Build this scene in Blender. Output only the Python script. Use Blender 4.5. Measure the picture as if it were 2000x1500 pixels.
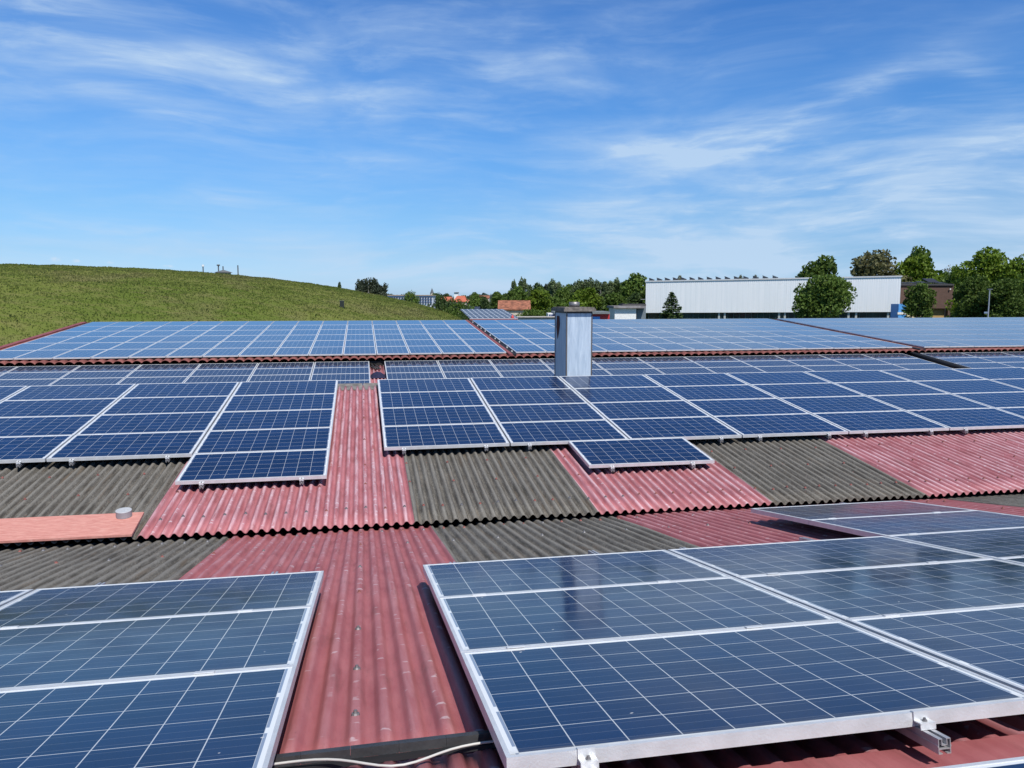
import bpy, bmesh, math, random
import numpy as np
from mathutils import Vector, Matrix, noise
random.seed(7); RNG = np.random.default_rng(7)
for o in list(bpy.data.objects): bpy.data.objects.remove(o)
sc = bpy.context.scene
C = sc.collection
sin, cos, PI = math.sin, math.cos, math.pi

# ------------------------------------------------------------ camera
HC = 7.5                                   # camera height above the ground
F, YAW, PIT = 1530.2, 0.1887, 0.108        # focal length in 2000 px, heading, tilt
cam = bpy.data.cameras.new('camera'); cam.sensor_width = 36; cam.lens = F/2000*36
cam.clip_start = 0.05; cam.clip_end = 8000
co = bpy.data.objects.new('camera', cam); C.objects.link(co)
co.location = (0, 0, HC); co.rotation_euler = (PI/2-PIT, 0, -YAW)
sc.camera = co
sc.render.resolution_x, sc.render.resolution_y = 1024, 768

def ray(x, y):
    a = (x-1000)/F; b = (750-y)/F
    yf = cos(PIT)+b*sin(PIT); z = -sin(PIT)+b*cos(PIT)
    return a*cos(YAW)+yf*sin(YAW), -a*sin(YAW)+yf*cos(YAW), z
def at(x, y, d):                           # a survey point: bearing, elevation and horizontal range -> place
    r = ray(x, y); n = (r[0]*sin(YAW)+r[1]*cos(YAW)); k = d/n
    return Vector((r[0]*k, r[1]*k, HC+r[2]*k))
def hz(y, d):                              # height above ground seen at picture row y at range d
    return HC+(584-y)/F*d

# ------------------------------------------------------------ node helpers
class NT:
    def __init__(s, tree): s.t = tree; s.n = tree.nodes; s.l = tree.links
    def new(s, typ, **k):
        n = s.n.new(typ)
        for a, b in k.items(): setattr(n, a, b)
        return n
    def put(s, sock, v):
        if v is None: return
        if isinstance(v, (int, float)): sock.default_value = v
        elif isinstance(v, (tuple, list)):
            sock.default_value = tuple(v)+((1,) if len(v) == 3 and len(sock.default_value) == 4 else ())
        else: s.l.new(v, sock)
    def m(s, op, a, b=None, c=None, clamp=False):
        n = s.new('ShaderNodeMath', operation=op, use_clamp=clamp)
        s.put(n.inputs[0], a); s.put(n.inputs[1], b)
        if c is not None: s.put(n.inputs[2], c)
        return n.outputs[0]
    def mix(s, f, a, b, mode='MIX'):
        n = s.new('ShaderNodeMix', data_type='RGBA', blend_type=mode)
        s.put(n.inputs[0], f); s.put(n.inputs[6], a); s.put(n.inputs[7], b)
        return n.outputs[2]
    def noise(s, vec, scale, det=4, rough=.55, dist=0.):
        n = s.new('ShaderNodeTexNoise'); s.put(n.inputs['Vector'], vec)
        n.inputs['Scale'].default_value = scale; n.inputs['Detail'].default_value = det
        n.inputs['Roughness'].default_value = rough; n.inputs['Distortion'].default_value = dist
        return n.outputs['Fac']
    def ramp(s, f, lo, hi, a=0., b=1.):
        n = s.new('ShaderNodeMapRange', clamp=True, interpolation_type='SMOOTHSTEP'); s.put(n.inputs[0], f)
        n.inputs[1].default_value = lo; n.inputs[2].default_value = hi
        n.inputs[3].default_value = a; n.inputs[4].default_value = b
        return n.outputs[0]
    def scale(s, vec, xyz, rot=(0, 0, 0), loc=(0, 0, 0)):
        n = s.new('ShaderNodeMapping'); s.l.new(vec, n.inputs[0])
        n.inputs['Scale'].default_value = xyz; n.inputs['Rotation'].default_value = rot; n.inputs['Location'].default_value = loc
        return n.outputs[0]

# ------------------------------------------------------------ sky, sun, exposure
SUNV = Vector((0.17, -0.70, 1.0)).normalized()
SEL = math.asin(SUNV.z); SAZ = math.atan2(SUNV.x, SUNV.y)
w = bpy.data.worlds.new('World'); sc.world = w; w.use_nodes = True
T = NT(w.node_tree); T.n.clear()
wo = T.new('ShaderNodeOutputWorld'); bg = T.new('ShaderNodeBackground'); T.l.new(bg.outputs[0], wo.inputs[0])
sky = T.new('ShaderNodeTexSky', sky_type='NISHITA'); sky.sun_disc = False
sky.sun_elevation = SEL; sky.sun_rotation = SAZ; sky.air_density = 1.0; sky.dust_density = 0.6; sky.ozone_density = 2.5
tc = T.new('ShaderNodeTexCoord'); gen = tc.outputs['Generated']
sx = T.new('ShaderNodeSeparateXYZ'); T.l.new(gen, sx.inputs[0])
az = T.m('ARCTAN2', sx.outputs[0], sx.outputs[1]); el = T.m('ARCSINE', sx.outputs[2])
def blob(px, py, sa, sb, rot):             # a patch of cirrus at a bearing and elevation
    r = ray(px, py); a0 = math.atan2(r[0], r[1]); e0 = math.asin(r[2]/math.sqrt(sum(t*t for t in r)))
    da = T.m('SUBTRACT', az, a0); de = T.m('SUBTRACT', el, e0)
    u = T.m('ADD', T.m('MULTIPLY', da, cos(rot)/sa), T.m('MULTIPLY', de, sin(rot)/sa))
    v = T.m('ADD', T.m('MULTIPLY', da, -sin(rot)/sb), T.m('MULTIPLY', de, cos(rot)/sb))
    q = T.m('ADD', T.m('MULTIPLY', u, u), T.m('MULTIPLY', v, v))
    return T.m('EXPONENT', T.m('MULTIPLY', q, -1.))
cmb = T.new('ShaderNodeCombineXYZ'); T.l.new(az, cmb.inputs[0]); T.l.new(el, cmb.inputs[1])
skv = cmb.outputs[0]
warp = T.new('ShaderNodeTexNoise'); T.l.new(skv, warp.inputs['Vector']); warp.inputs['Scale'].default_value = 2.6; warp.inputs['Detail'].default_value = 1.5
wv = T.new('ShaderNodeVectorMath', operation='MULTIPLY_ADD'); T.l.new(warp.outputs['Color'], wv.inputs[0])
wv.inputs[1].default_value = (.28, .07, 0); T.l.new(skv, wv.inputs[2])
wvv = wv.outputs[0]
n1 = T.noise(T.scale(wvv, (2.6, 9, 1), (0, 0, .14)), 1.5, 6, .55, .15)
n2 = T.noise(T.scale(wvv, (2.0, 17, 1), (0, 0, -.06), (3, 1, 0)), 2.4, 6, .58, .1)
n3 = T.noise(T.scale(wvv, (5, 26, 1), (0, 0, .30), (1, 4, 0)), 2.0, 7, .6, .3)
streak = T.m('ADD', T.ramp(n1, .38, .78, 0, .55), T.ramp(n2, .40, .80, 0, .32))
streak = T.m('ADD', streak, T.ramp(n3, .42, .80, 0, .42))
mask = None
for b in ((150, 45, .26, .022, -.20, .5), (120, 140, .30, .018, -.22, .5), (500, 150, .34, .085, 0, .42), (330, 80, .10, .014, -.25, .35),
          (900, 60, .30, .05, 0, .30), (640, 190, .30, .012, -.12, .35), (1080, 120, .16, .045, .1, .16), (250, 60, .22, .040, -.1, .35), (60, 110, .20, .05, -.2, .3), (1000, 150, .25, .03, 0, .3),
          (1415, 285, .085, .026, .18, 1.1), (1240, 285, .045, .012, .15, .7), (1400, 300, .26, .045, .05, .6), (1580, 222, .16, .016, .36, .8), (1700, 195, .035, .012, -.4, .6),
          (1850, 128, .040, .009, -.05, .75), (1900, 143, .030, .010, -.5, .6), (1960, 280, .12, .028, .08, .8), (1830, 340, .20, .030, .1, .6), (1600, 320, .12, .008, -.1, .8),
          (1110, 445, .06, .022, .25, .75), (1150, 470, .32, .035, .04, .45), (1750, 430, .40, .06, .06, .65), (1850, 330, .22, .10, 0, .35),
          (480, 385, .14, .012, .03, .6), (230, 445, .10, .010, 0, .5), (640, 330, .12, .012, .15, .4), (1430, 400, .10, .007, 0, .7), (300, 320, .5, .08, 0, .16), (1000, 545, 1.5, .055, 0, 1.0), (1700, 500, .5, .07, .05, .5)):
    q = T.m('MULTIPLY', blob(*b[:5]), b[5]); mask = q if mask is None else T.m('ADD', mask, q)
cl = T.m('MULTIPLY', T.m('ADD', streak, .12), T.m('ADD', mask, .13), clamp=True)
cl = T.m('MULTIPLY', cl, .82, clamp=True)
cr_ = T.new('ShaderNodeValToRGB'); T.l.new(T.m('DIVIDE', el, .5, clamp=True), cr_.inputs[0])   # air colour by elevation
for k_, (e_, c_) in enumerate([(.0155, (.893, 1.251, 2.112)), (.495, (.40, .72, 1.05)), (.055, (.761, 1.07, 1.677)), (.105, (.689, 1.071, 1.604)), (.178, (.581, 1.096, 1.72)), (.255, (.514, 1.077, 1.768)), (.337, (.427, .991, 1.744))]):
    q = cr_.color_ramp.elements[0] if k_ == 0 else (cr_.color_ramp.elements[-1] if k_ == 1 else cr_.color_ramp.elements.new(e_/.5))
    q.position = e_/.5; q.color = tuple(v/3 for v in c_)+(1,)
tint = T.mix(1., cr_.outputs[0], (2.70, 2.95, 2.93), 'MULTIPLY')
side = T.ramp(az, -.45, .80, 0, 1)
tint = T.mix(1., tint, T.mix(side, (1.12, 1.08, 1.04), (.90, .94, .96)), 'MULTIPLY')
skc = T.mix(1., sky.outputs[0], tint, 'MULTIPLY')
# small cumulus just over the hill
sm = None
for b in ((107, 507, .008, .0035, 0), (148, 509, .007, .0028, 0), (215, 513, .006, .0025, 0), (330, 520, .008, .0025, 0)):
    q = blob(*b); sm = q if sm is None else T.m('ADD', sm, q)
sm = T.ramp(T.m('MULTIPLY', sm, T.noise(skv, 160, 3)), .22, .6, 0, .4)
cc = T.mix(cl, skc, (6.4, 8.3, 10.6))
cc = T.mix(sm, cc, (9, 9.4, 10.4))
T.l.new(cc, bg.inputs[0]); bg.inputs[1].default_value = 0.085

sun = bpy.data.lights.new('sun', 'SUN'); sun.energy = 5.0; sun.angle = math.radians(.5); sun.color = (1, .955, .89)
so = bpy.data.objects.new('sun', sun); C.objects.link(so); so.rotation_euler = SUNV.to_track_quat('Z', 'Y').to_euler()
vs = sc.view_settings; vs.view_transform = 'Standard'; vs.look = 'None'; vs.gamma = 1; vs.exposure = 0.0
sc.cycles.max_bounces = 6; sc.cycles.transparent_max_bounces = 4

# ------------------------------------------------------------ object helpers
def tag(o, label=None, cat=None, group=None, kind=None):
    if label: o['label'] = label
    if cat: o['category'] = cat
    if group: o['group'] = group
    if kind: o['kind'] = kind
    return o
def empty(name, loc, label, cat, group=None, rz=0, kind=None):
    o = bpy.data.objects.new(name, None); C.objects.link(o); o.location = loc; o.rotation_euler.z = rz; o.empty_display_size = .2
    return tag(o, label, cat, group, kind)
class MB:
    def __init__(s): s.v = []; s.f = []; s.mi = []; s.uv = {}
    def quad(s, a, b, c, d, mi=0):
        n = len(s.v); s.v += [tuple(a), tuple(b), tuple(c), tuple(d)]; s.f.append((n, n+1, n+2, n+3)); s.mi.append(mi); return len(s.f)-1
    def poly(s, pts, mi=0):
        n = len(s.v); s.v += [tuple(p) for p in pts]; s.f.append(tuple(range(n, n+len(pts)))); s.mi.append(mi)
    def hexa(s, b, t, mi=0):               # bottom and top rings of 4, counter-clockwise from above
        n = len(s.v); s.v += [tuple(p) for p in b]+[tuple(p) for p in t]
        for q in ((3, 2, 1, 0), (4, 5, 6, 7), (0, 1, 5, 4), (1, 2, 6, 5), (2, 3, 7, 6), (3, 0, 4, 7)):
            s.f.append(tuple(n+i for i in q)); s.mi.append(mi)
    def box(s, x0, x1, y0, y1, z0, z1, mi=0):
        s.hexa([(x0, y0, z0), (x1, y0, z0), (x1, y1, z0), (x0, y1, z0)], [(x0, y0, z1), (x1, y0, z1), (x1, y1, z1), (x0, y1, z1)], mi)
    def prism(s, ring, z0, z1, mi=0):      # ring CCW in xy
        k = len(ring); n = len(s.v)
        s.v += [(x, y, z0) for x, y in ring]+[(x, y, z1) for x, y in ring]
        s.f.append(tuple(n+k-1-i for i in range(k))); s.f.append(tuple(n+k+i for i in range(k))); s.mi += [mi, mi]
        for i in range(k):
            j = (i+1) % k; s.f.append((n+i, n+j, n+k+j, n+k+i)); s.mi.append(mi)
    def cyl(s, cx, cy, z0, z1, r, k=16, r1=None, mi=0):
        r1 = r if r1 is None else r1; n = len(s.v)
        s.v += [(cx+r*cos(2*PI*i/k), cy+r*sin(2*PI*i/k), z0) for i in range(k)]+[(cx+r1*cos(2*PI*i/k), cy+r1*sin(2*PI*i/k), z1) for i in range(k)]
        s.f.append(tuple(n+k-1-i for i in range(k))); s.f.append(tuple(n+k+i for i in range(k))); s.mi += [mi, mi]
        for i in range(k):
            j = (i+1) % k; s.f.append((n+i, n+j, n+k+j, n+k+i)); s.mi.append(mi)
    def tube(s, pts, r, k=8, mi=0):
        pts = [Vector(p) for p in pts]; rings = []
        for i, p in enumerate(pts):
            d = (pts[min(i+1, len(pts)-1)]-pts[max(i-1, 0)]).normalized()
            a = d.cross(Vector((0, 0, 1)) if abs(d.z) < .9 else Vector((1, 0, 0))).normalized(); b = a.cross(d)
            rr = r[i] if isinstance(r, (list, tuple)) else r
            n = len(s.v); s.v += [tuple(p+a*rr*cos(2*PI*t/k)+b*rr*sin(2*PI*t/k)) for t in range(k)]; rings.append(n)
        for n, m in zip(rings, rings[1:]):
            for t in range(k):
                u = (t+1) % k; s.f.append((n+t, m+t, m+u, n+u)); s.mi.append(mi)
        s.f.append(tuple(rings[0]+t for t in range(k))); s.f.append(tuple(rings[-1]+k-1-t for t in range(k))); s.mi += [mi, mi]
    def data(s, name, mats, smooth=False):
        me = bpy.data.meshes.new(name); me.from_pydata(s.v, [], s.f)
        for m in (mats if isinstance(mats, (list, tuple)) else [mats]): me.materials.append(m)
        if any(s.mi): me.polygons.foreach_set('material_index', s.mi)
        if smooth: me.polygons.foreach_set('use_smooth', [True]*len(me.polygons))
        me.update(); return me
    def build(s, name, mats, parent=None, smooth=False, mat=None):
        return link(name, s.data(name, mats, smooth), parent, mat)
def link(name, me, parent=None, mat=None):
    o = bpy.data.objects.new(name, me); C.objects.link(o)
    if mat is not None: o.matrix_world = mat
    if parent is not None: o.parent = parent
    return o
def npmesh(name, V, Fq, mats, mi=None, smooth=False):
    me = bpy.data.meshes.new(name); k = Fq.shape[1]
    me.vertices.add(len(V)); me.vertices.foreach_set('co', V.astype(np.float32).ravel())
    me.loops.add(Fq.size); me.loops.foreach_set('vertex_index', Fq.astype(np.int32).ravel())
    me.polygons.add(len(Fq)); me.polygons.foreach_set('loop_start', np.arange(0, Fq.size, k, dtype=np.int32))
    me.polygons.foreach_set('loop_total', np.full(len(Fq), k, np.int32))
    for m in (mats if isinstance(mats, (list, tuple)) else [mats]): me.materials.append(m)
    if mi is not None: me.polygons.foreach_set('material_index', mi.astype(np.int32))
    if smooth: me.polygons.foreach_set('use_smooth', np.ones(len(Fq), bool))
    me.update(calc_edges=True); return me
ORD = ['first', 'second', 'third', 'fourth', 'fifth', 'sixth', 'seventh', 'eighth', 'ninth', 'tenth', 'eleventh', 'twelfth', 'thirteenth', 'fourteenth', 'fifteenth', 'sixteenth', 'seventeenth']

# ------------------------------------------------------------ materials
def mat(name):
    m = bpy.data.materials.new(name); m.use_nodes = True
    return m, NT(m.node_tree), m.node_tree.nodes['Principled BSDF']
def plain(name, col, rough=.6, metal=0., var=.15, scale=6., spec=.5, bump=0., bscale=60.):
    m, t, p = mat(name); tc = t.new('ShaderNodeTexCoord'); ob = tc.outputs['Object']
    n = t.noise(ob, scale, 5)
    f = t.ramp(n, .3, .7, 1-var, 1+var)
    sc_ = t.new('ShaderNodeVectorMath', operation='SCALE'); sc_.inputs[0].default_value = col; t.l.new(f, sc_.inputs['Scale'])
    t.l.new(sc_.outputs[0], p.inputs['Base Color'])
    p.inputs['Roughness'].default_value = rough; p.inputs['Metallic'].default_value = metal; p.inputs['Specular IOR Level'].default_value = spec
    if bump:
        b = t.new('ShaderNodeBump'); b.inputs['Strength'].default_value = bump; b.inputs['Distance'].default_value = .01
        t.l.new(t.noise(ob, bscale, 4), b.inputs['Height']); t.l.new(b.outputs[0], p.inputs['Normal'])
    return m
M = {}
M['alu'] = plain('aluminium', (.66, .67, .68), .42, .35, .08, 9, bump=.15, bscale=120)
M['alu_side'] = plain('aluminium_profile', (.50, .50, .52), .45, .6, .15, 14)
M['steel'] = plain('steel_fixing', (.24, .23, .23), .5, .6, .2, 30)
M['black'] = plain('black_rubber', (.012, .012, .014), .7)
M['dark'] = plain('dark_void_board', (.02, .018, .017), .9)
M['tray'] = plain('dark_grey_tray', (.035, .035, .037), .5, 0, .25, 12, bump=.2)
M['cable'] = plain('white_cable', (.48, .47, .44), .5)
M['concrete'] = plain('concrete_cap', (.17, .15, .13), .9, 0, .35, 18, bump=.5, bscale=50)
M['galv'] = plain('galvanised', (.44, .50, .57), .45, .35, .12, 5)
M['redtrim'] = plain('red_trim', (.24, .065, .06), .6, 0, .3, 7)
M['navy'] = plain('navy_cloth', (.012, .013, .045), .9, 0, .3, 20)
M['wall'] = plain('rendered_wall', (.42, .40, .36), .9, 0, .15, 2)
M['gutter'] = plain('gutter', (.03, .028, .026), .8)

def roof_mat(name, kind, wear=.72):
    m, t, p = mat(name); tc = t.new('ShaderNodeTexCoord'); ob = tc.outputs['Object']
    s = t.new('ShaderNodeSeparateXYZ'); t.l.new(ob, s.inputs[0]); z = s.outputs[2]
    crest = t.ramp(z, .0, .022, 0, 1)
    long_ = t.noise(t.scale(ob, (9, 1.1, 1)), 2.2, 6, .6)
    fine = t.noise(ob, 55, 5, .7); blot = t.noise(ob, 2.3, 5, .6); spk = t.noise(ob, 160, 2, .5)
    if kind == 'red':
        c = t.mix(t.ramp(blot, .3, .7), (.30, .094, .104) if wear > .5 else (.29, .082, .090), (.41, .148, .165) if wear > .5 else (.37, .118, .126))
        c = t.mix(t.ramp(long_, .35, .75, 0, .55), c, (.48, .22, .245) if wear > .5 else (.42, .16, .165))
        wn = t.noise(t.scale(ob, (6, .5, 1)), 3, 6, .65, .3)
        c = t.mix(t.m('MULTIPLY', crest, t.ramp(wn, .36, .62, 0, wear)), c, (.66, .48, .52))
        c = t.mix(t.ramp(fine, .55, .8, 0, .25), c, (.20, .055, .055))
        chip = t.m('MULTIPLY', t.ramp(t.noise(t.scale(ob, (4, 7, 1)), 3.0, 1, .4), .64, .70, 0, .55), t.ramp(z, .006, .014))
        c = t.mix(chip, c, (.62, .52, .55))
        c = t.mix(t.ramp(t.noise(t.scale(ob, (5, .8, 1), (0, 0, 0), (3, 7, 0)), 2.5, 6, .7), .5, .75, 0, .45), c, (.13, .055, .048)); c = t.mix(t.ramp(spk, .66, .74, 0, .5), c, (.08, .04, .035))
        p.inputs['Roughness'].default_value = .62; p.inputs['Specular IOR Level'].default_value = .3
    elif kind == 'grey':
        c = t.mix(t.ramp(blot, .3, .7), (.082, .074, .062), (.155, .142, .122))
        c = t.mix(t.ramp(long_, .35, .7, 0, .6), c, (.215, .20, .175))
        c = t.mix(t.ramp(fine, .42, .62, 0, .8), c, (.056, .051, .043)); c = t.mix(t.ramp(t.noise(t.scale(ob, (3, 1, 1)), 14, 5, .7), .5, .68, 0, .6), c, (.050, .044, .036))
        c = t.mix(t.ramp(spk, .62, .72, 0, .8), c, (.42, .40, .36))
        c = t.mix(t.ramp(t.noise(ob, 9, 3), .70, .78, 0, .35), c, (.19, .14, .055))
        c = t.mix(t.ramp(t.noise(t.scale(ob, (1, 1, 1), (0, 0, 0), (5, 2, 0)), 14, 2), .72, .78, 0, .8), c, (.30, .11, .10))
        sk = t.noise(t.scale(ob, (16, .8, 1)), 2.4, 5, .65); c = t.mix(t.ramp(sk, .48, .62, 0, .75), c, (.040, .035, .028)); c = t.mix(t.ramp(t.noise(t.scale(ob, (12, .6, 1), (0, 0, 0), (9, 4, 0)), 2.0, 5, .6), .55, .7, 0, .5), c, (.17, .125, .085))
        c = t.mix(t.m('MULTIPLY', crest, .45), c, (.26, .245, .215))
        p.inputs['Roughness'].default_value = .93
    else:                                   # tile red
        c = t.mix(t.ramp(blot, .3, .7), (.17, .05, .042), (.26, .085, .07))
        c = t.mix(t.ramp(fine, .5, .8, 0, .5), c, (.06, .03, .028))
        p.inputs['Roughness'].default_value = .75
    t.l.new(c, p.inputs['Base Color'])
    b = t.new('ShaderNodeBump'); b.inputs['Strength'].default_value = .35 if kind != 'red' else .16; b.inputs['Distance'].default_value = .006
    t.l.new(t.m('ADD', fine, t.m('MULTIPLY', blot, .6)), b.inputs['Height']); t.l.new(b.outputs[0], p.inputs['Normal'])
    return m
M['red'] = roof_mat('red_painted_sheet', 'red', .66); M['crimson'] = roof_mat('crimson_painted_sheet', 'red', .22); M['grey'] = roof_mat('grey_fibre_cement', 'grey'); M['tile'] = roof_mat('red_tile_sheet', 'tile')

def cell_mat(name, nx, ny, W, H, mg, base, base2, line, busb, along, spec=.2, rough=.11):
    m, t, p = mat(name); tc = t.new('ShaderNodeTexCoord'); ob = tc.outputs['Object']
    oi = t.new('ShaderNodeObjectInfo')
    s = t.new('ShaderNodeSeparateXYZ'); t.l.new(ob, s.inputs[0])
    pu = (W-2*mg[0])/nx; pv = (H-2*mg[1])/ny
    u = t.m('DIVIDE', t.m('SUBTRACT', s.outputs[0], mg[0]-W/2), pu); v = t.m('DIVIDE', t.m('SUBTRACT', s.outputs[1], mg[1]), pv)
    def ln(x, off, n, wd, pitch):           # repeated line, n per unit
        q = t.m('FRACT', t.m('ADD', t.m('MULTIPLY', x, n), off))
        q = t.m('ABSOLUTE', t.m('SUBTRACT', q, .5))
        return t.m('GREATER_THAN', q, .5-wd/pitch*n/2)
    cu = t.m('FLOOR', u); cv = t.m('FLOOR', v)
    cb = t.new('ShaderNodeCombineXYZ'); t.l.new(cu, cb.inputs[0]); t.l.new(cv, cb.inputs[1]); t.l.new(t.m('MULTIPLY', oi.outputs['Random'], 91.), cb.inputs[2])
    wn = t.new('ShaderNodeTexWhiteNoise', noise_dimensions='3D'); t.l.new(cb.outputs[0], wn.inputs[0])
    c = t.mix(wn.outputs['Value'], base, base2)
    pn = t.new('ShaderNodeMath', operation='ADD'); t.l.new(oi.outputs['Random'], pn.inputs[0]); pn.inputs[1].default_value = 0
    c = t.mix(t.m('MULTIPLY', pn.outputs[0], .45), c, tuple(q*.62+.006 for q in base2))
    vor = t.new('ShaderNodeTexVoronoi'); t.l.new(ob, vor.inputs['Vector']); vor.inputs['Scale'].default_value = 130
    c = t.mix(t.m('MULTIPLY', vor.outputs['Distance'], .25), c, tuple(min(1, q*1.7) for q in base2))
    a, b_ = (v, pv) if along == 'x' else (u, pu)
    bb = ln(a, .5, busb, .0016, b_)
    c = t.mix(t.m('MULTIPLY', bb, .20), c, (.45, .48, .52))
    g = t.m('MAXIMUM', ln(u, 0., 1, line, pu), ln(v, 0., 1, line, pv))
    c = t.mix(t.m('MULTIPLY', g, .85), c, (.55, .58, .60))
    out = t.m('MAXIMUM', t.m('MAXIMUM', t.m('LESS_THAN', u, 0.), t.m('GREATER_THAN', u, float(nx))), t.m('MAXIMUM', t.m('LESS_THAN', v, 0.), t.m('GREATER_THAN', v, float(ny))))
    e = t.m('MAXIMUM', t.m('LESS_THAN', u, 0.), t.m('GREATER_THAN', u, float(nx))) if along == 'x' else t.m('MAXIMUM', t.m('LESS_THAN', v, 0.), t.m('GREATER_THAN', v, float(ny)))
    dd = t.m('MULTIPLY', t.m('GREATER_THAN', t.m('FRACT', t.m('MULTIPLY', v if along == 'x' else u, .5)), .14), e)
    ax = t.m('ABSOLUTE', s.outputs[0]); dd = t.m('MULTIPLY', dd, t.m('LESS_THAN', ax, W/2-mg[0]*.62)) if along == 'x' else 0.
    oc = t.mix(dd, (.70, .72, .73), (.22, .27, .36))
    c = t.mix(out, c, oc)
    dust = t.ramp(t.noise(t.scale(ob, (1.2, 2.5, 1)), 2.5, 6, .65), .40, .8, 0, .012)
    c = t.mix(dust, c, (.45, .43, .40))
    db = t.m('MULTIPLY', t.ramp(s.outputs[1], .0, .05, 1, 0), t.ramp(t.noise(t.scale(ob, (3, 30, 1)), 2.5, 4, .6), .35, .7, .1, .55)); c = t.mix(db, c, (.22, .20, .16))
    drop = t.ramp(t.noise(ob, 21, 1, .3), .81, .83, 0, .7); c = t.mix(drop, c, (.6, .6, .58))
    t.l.new(c, p.inputs['Base Color']); t.l.new(t.ramp(t.noise(ob, 3, 4), .35, .7, rough*.7, rough*1.5), p.inputs['Roughness'])
    p.inputs['IOR'].default_value = 1.45; p.inputs['Specular IOR Level'].default_value = spec
    b = t.new('ShaderNodeBump'); b.inputs['Strength'].default_value = .02; b.inputs['Distance'].default_value = .02
    t.l.new(t.noise(ob, 4, 2), b.inputs['Height']); t.l.new(b.outputs[0], p.inputs['Normal'])
    return m
M['cellA'] = cell_mat('poly_cells_landscape', 10, 6, 1.622, .978, (.024, .014), (.002, .013, .050), (.0045, .021, .078), .0036, 3, 'x')
M['cellD'] = cell_mat('poly_cells_portrait', 6, 10, .962, 1.622, (.014, .024), (.009, .034, .090), (.014, .045, .115), .0045, 3, 'y')
M['cellC'] = cell_mat('mono_cells', 12, 6, 1.556, .786, (.014, .014), (.012, .026, .060), (.016, .032, .075), .0048, 2, 'x')

# ------------------------------------------------------------ slopes
class Slope:
    def __init__(s, Y, Z, a): s.Y = Y; s.Z = Z+HC; s.a = a
    def mat(s, X, v=0, off=0, rz=0):        # local x along ridge, y up/away along the slope, z normal
        loc = Vector((X, s.Y+v*cos(s.a)-off*sin(s.a), s.Z+v*sin(s.a)+off*cos(s.a)))
        return Matrix.Translation(loc) @ Matrix.Rotation(s.a, 4, 'X') @ Matrix.Rotation(rz, 4, 'Z')
    def v(s, Y): return (Y-s.Y)/cos(s.a)
SA = Slope(1.9267, -1.2096, -.1635); SB = Slope(10.1231, -1.9105, .1191)
SC_ = Slope(23.9259, -1.8591, .1284); SD = Slope(24.1801, -1.6526, .074)
CR = -.150                                  # sheet mid-plane below the glass plane

# ------------------------------------------------------------ solar panels
def panel_meshes(W, H, cell, lip):
    f = MB(); d = .040
    f.box(-W/2, W/2, 0, lip, -d, 0); f.box(-W/2, W/2, H-lip, H, -d, 0)
    f.box(-W/2, -W/2+lip, lip, H-lip, -d, 0); f.box(W/2-lip, W/2, lip, H-lip, -d, 0)
    g = MB(); g.box(-W/2+lip, W/2-lip, lip, H-lip, -.007, -.002)
    fm = f.data('frame', M['alu'])
    gm = g.data('glass', cell)
    gm.transform(Matrix.Translation((0, -lip, .002)))
    return fm, gm, lip
PM = {'A': panel_meshes(1.65, 1.006, M['cellA'], .014), 'C': panel_meshes(1.584, .814, M['cellC'], .014), 'D': panel_meshes(.99, 1.65, M['cellD'], .014)}
PAN = []                                    # (size in view, slope, X centre, v, kind, label, group, category)
def add_panel(sl, X0, W, v, kind, label, group):
    m = sl.mat(X0+W/2, v); c = m @ Vector((0, .5, 0))
    d2 = (c-Vector((0, 0, HC))).length; n = m.col[2].xyz
    area = abs(n.dot(Vector((0, 0, HC))-c))/d2**3
    PAN.append((area, m, kind, label, group))
RA = ['nearest', 'second', 'third', 'fourth', 'fifth']
for i in range(3):
    for j in range(3): add_panel(SA, .347+1.67*i+.006, 1.65, 1.01*j, 'A', 'blue solar panel, %s row from camera, %s column, foreground block right of red walkway' % (RA[j], ORD[i]), 'solar panels of the foreground right block')
for j in (3, 4): add_panel(SA, .347+3.34+.006, 1.65, 1.01*j, 'A', 'solar panel %s, jutting beyond foreground right block over a shadow' % ('nearer of the two' if j == 3 else 'farther of the two'), 'solar panels jutting out behind the right block')
for i in range(3): add_panel(SA, .347+1.67*i+.006, 1.65, -.325-1.01, 'A', 'solar panel cropped at bottom edge of photo, %s from left, below protruding rail' % ORD[i], 'solar panels cropped at the bottom edge')
for i in range(3):
    for j in range(3): add_panel(SA, -.2483-1.67*(i+1), 1.65, .0102+1.01*j, 'A', 'blue solar panel, %s row from camera, %s from walkway, foreground block left of red walkway' % (RA[j], ORD[i]), 'solar panels of the foreground left block')
for i in range(4):
    for j in range(-1 if i == 0 else 0, 4):
        if j == -1: lb = 'lowest solar panel left of the red strip, jutting below its row on middle slope'
        else: lb = 'blue solar panel, %s row up, %s left of the red strip, on the middle slope' % (['bottom', 'second', 'third', 'top'][j], ORD[i])
        add_panel(SB, -.4182-1.6695*(i+1), 1.65, .023+1.0123*j, 'A', lb, 'solar panels on the middle slope left of the red strip')
for i in range(9):
    for j in range(4): add_panel(SB, .2433+1.6695*i+.006, 1.65, 1.0123*j, 'A', 'blue solar panel, %s row up, %s right of the red strip, on the middle slope' % (['bottom', 'second', 'third', 'top'][j], ORD[i]), 'solar panels on the middle slope right of the red strip')
add_panel(SB, 2.7082, 1.65, -1.0123, 'A', 'single solar panel hanging below the row above red corrugated sheet', 'single solar panel below the middle row')
for i in range(8):
    for j in range(5): add_panel(SC_, .2072-1.6015*(i+1), 1.584, -.827*(j+1), 'C', 'dim grey-blue solar panel, %s row from tiled eave, %s left of navy cloth' % (ORD[j], ORD[i]), 'thin gridded solar panels left of the navy cloth')
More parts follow.
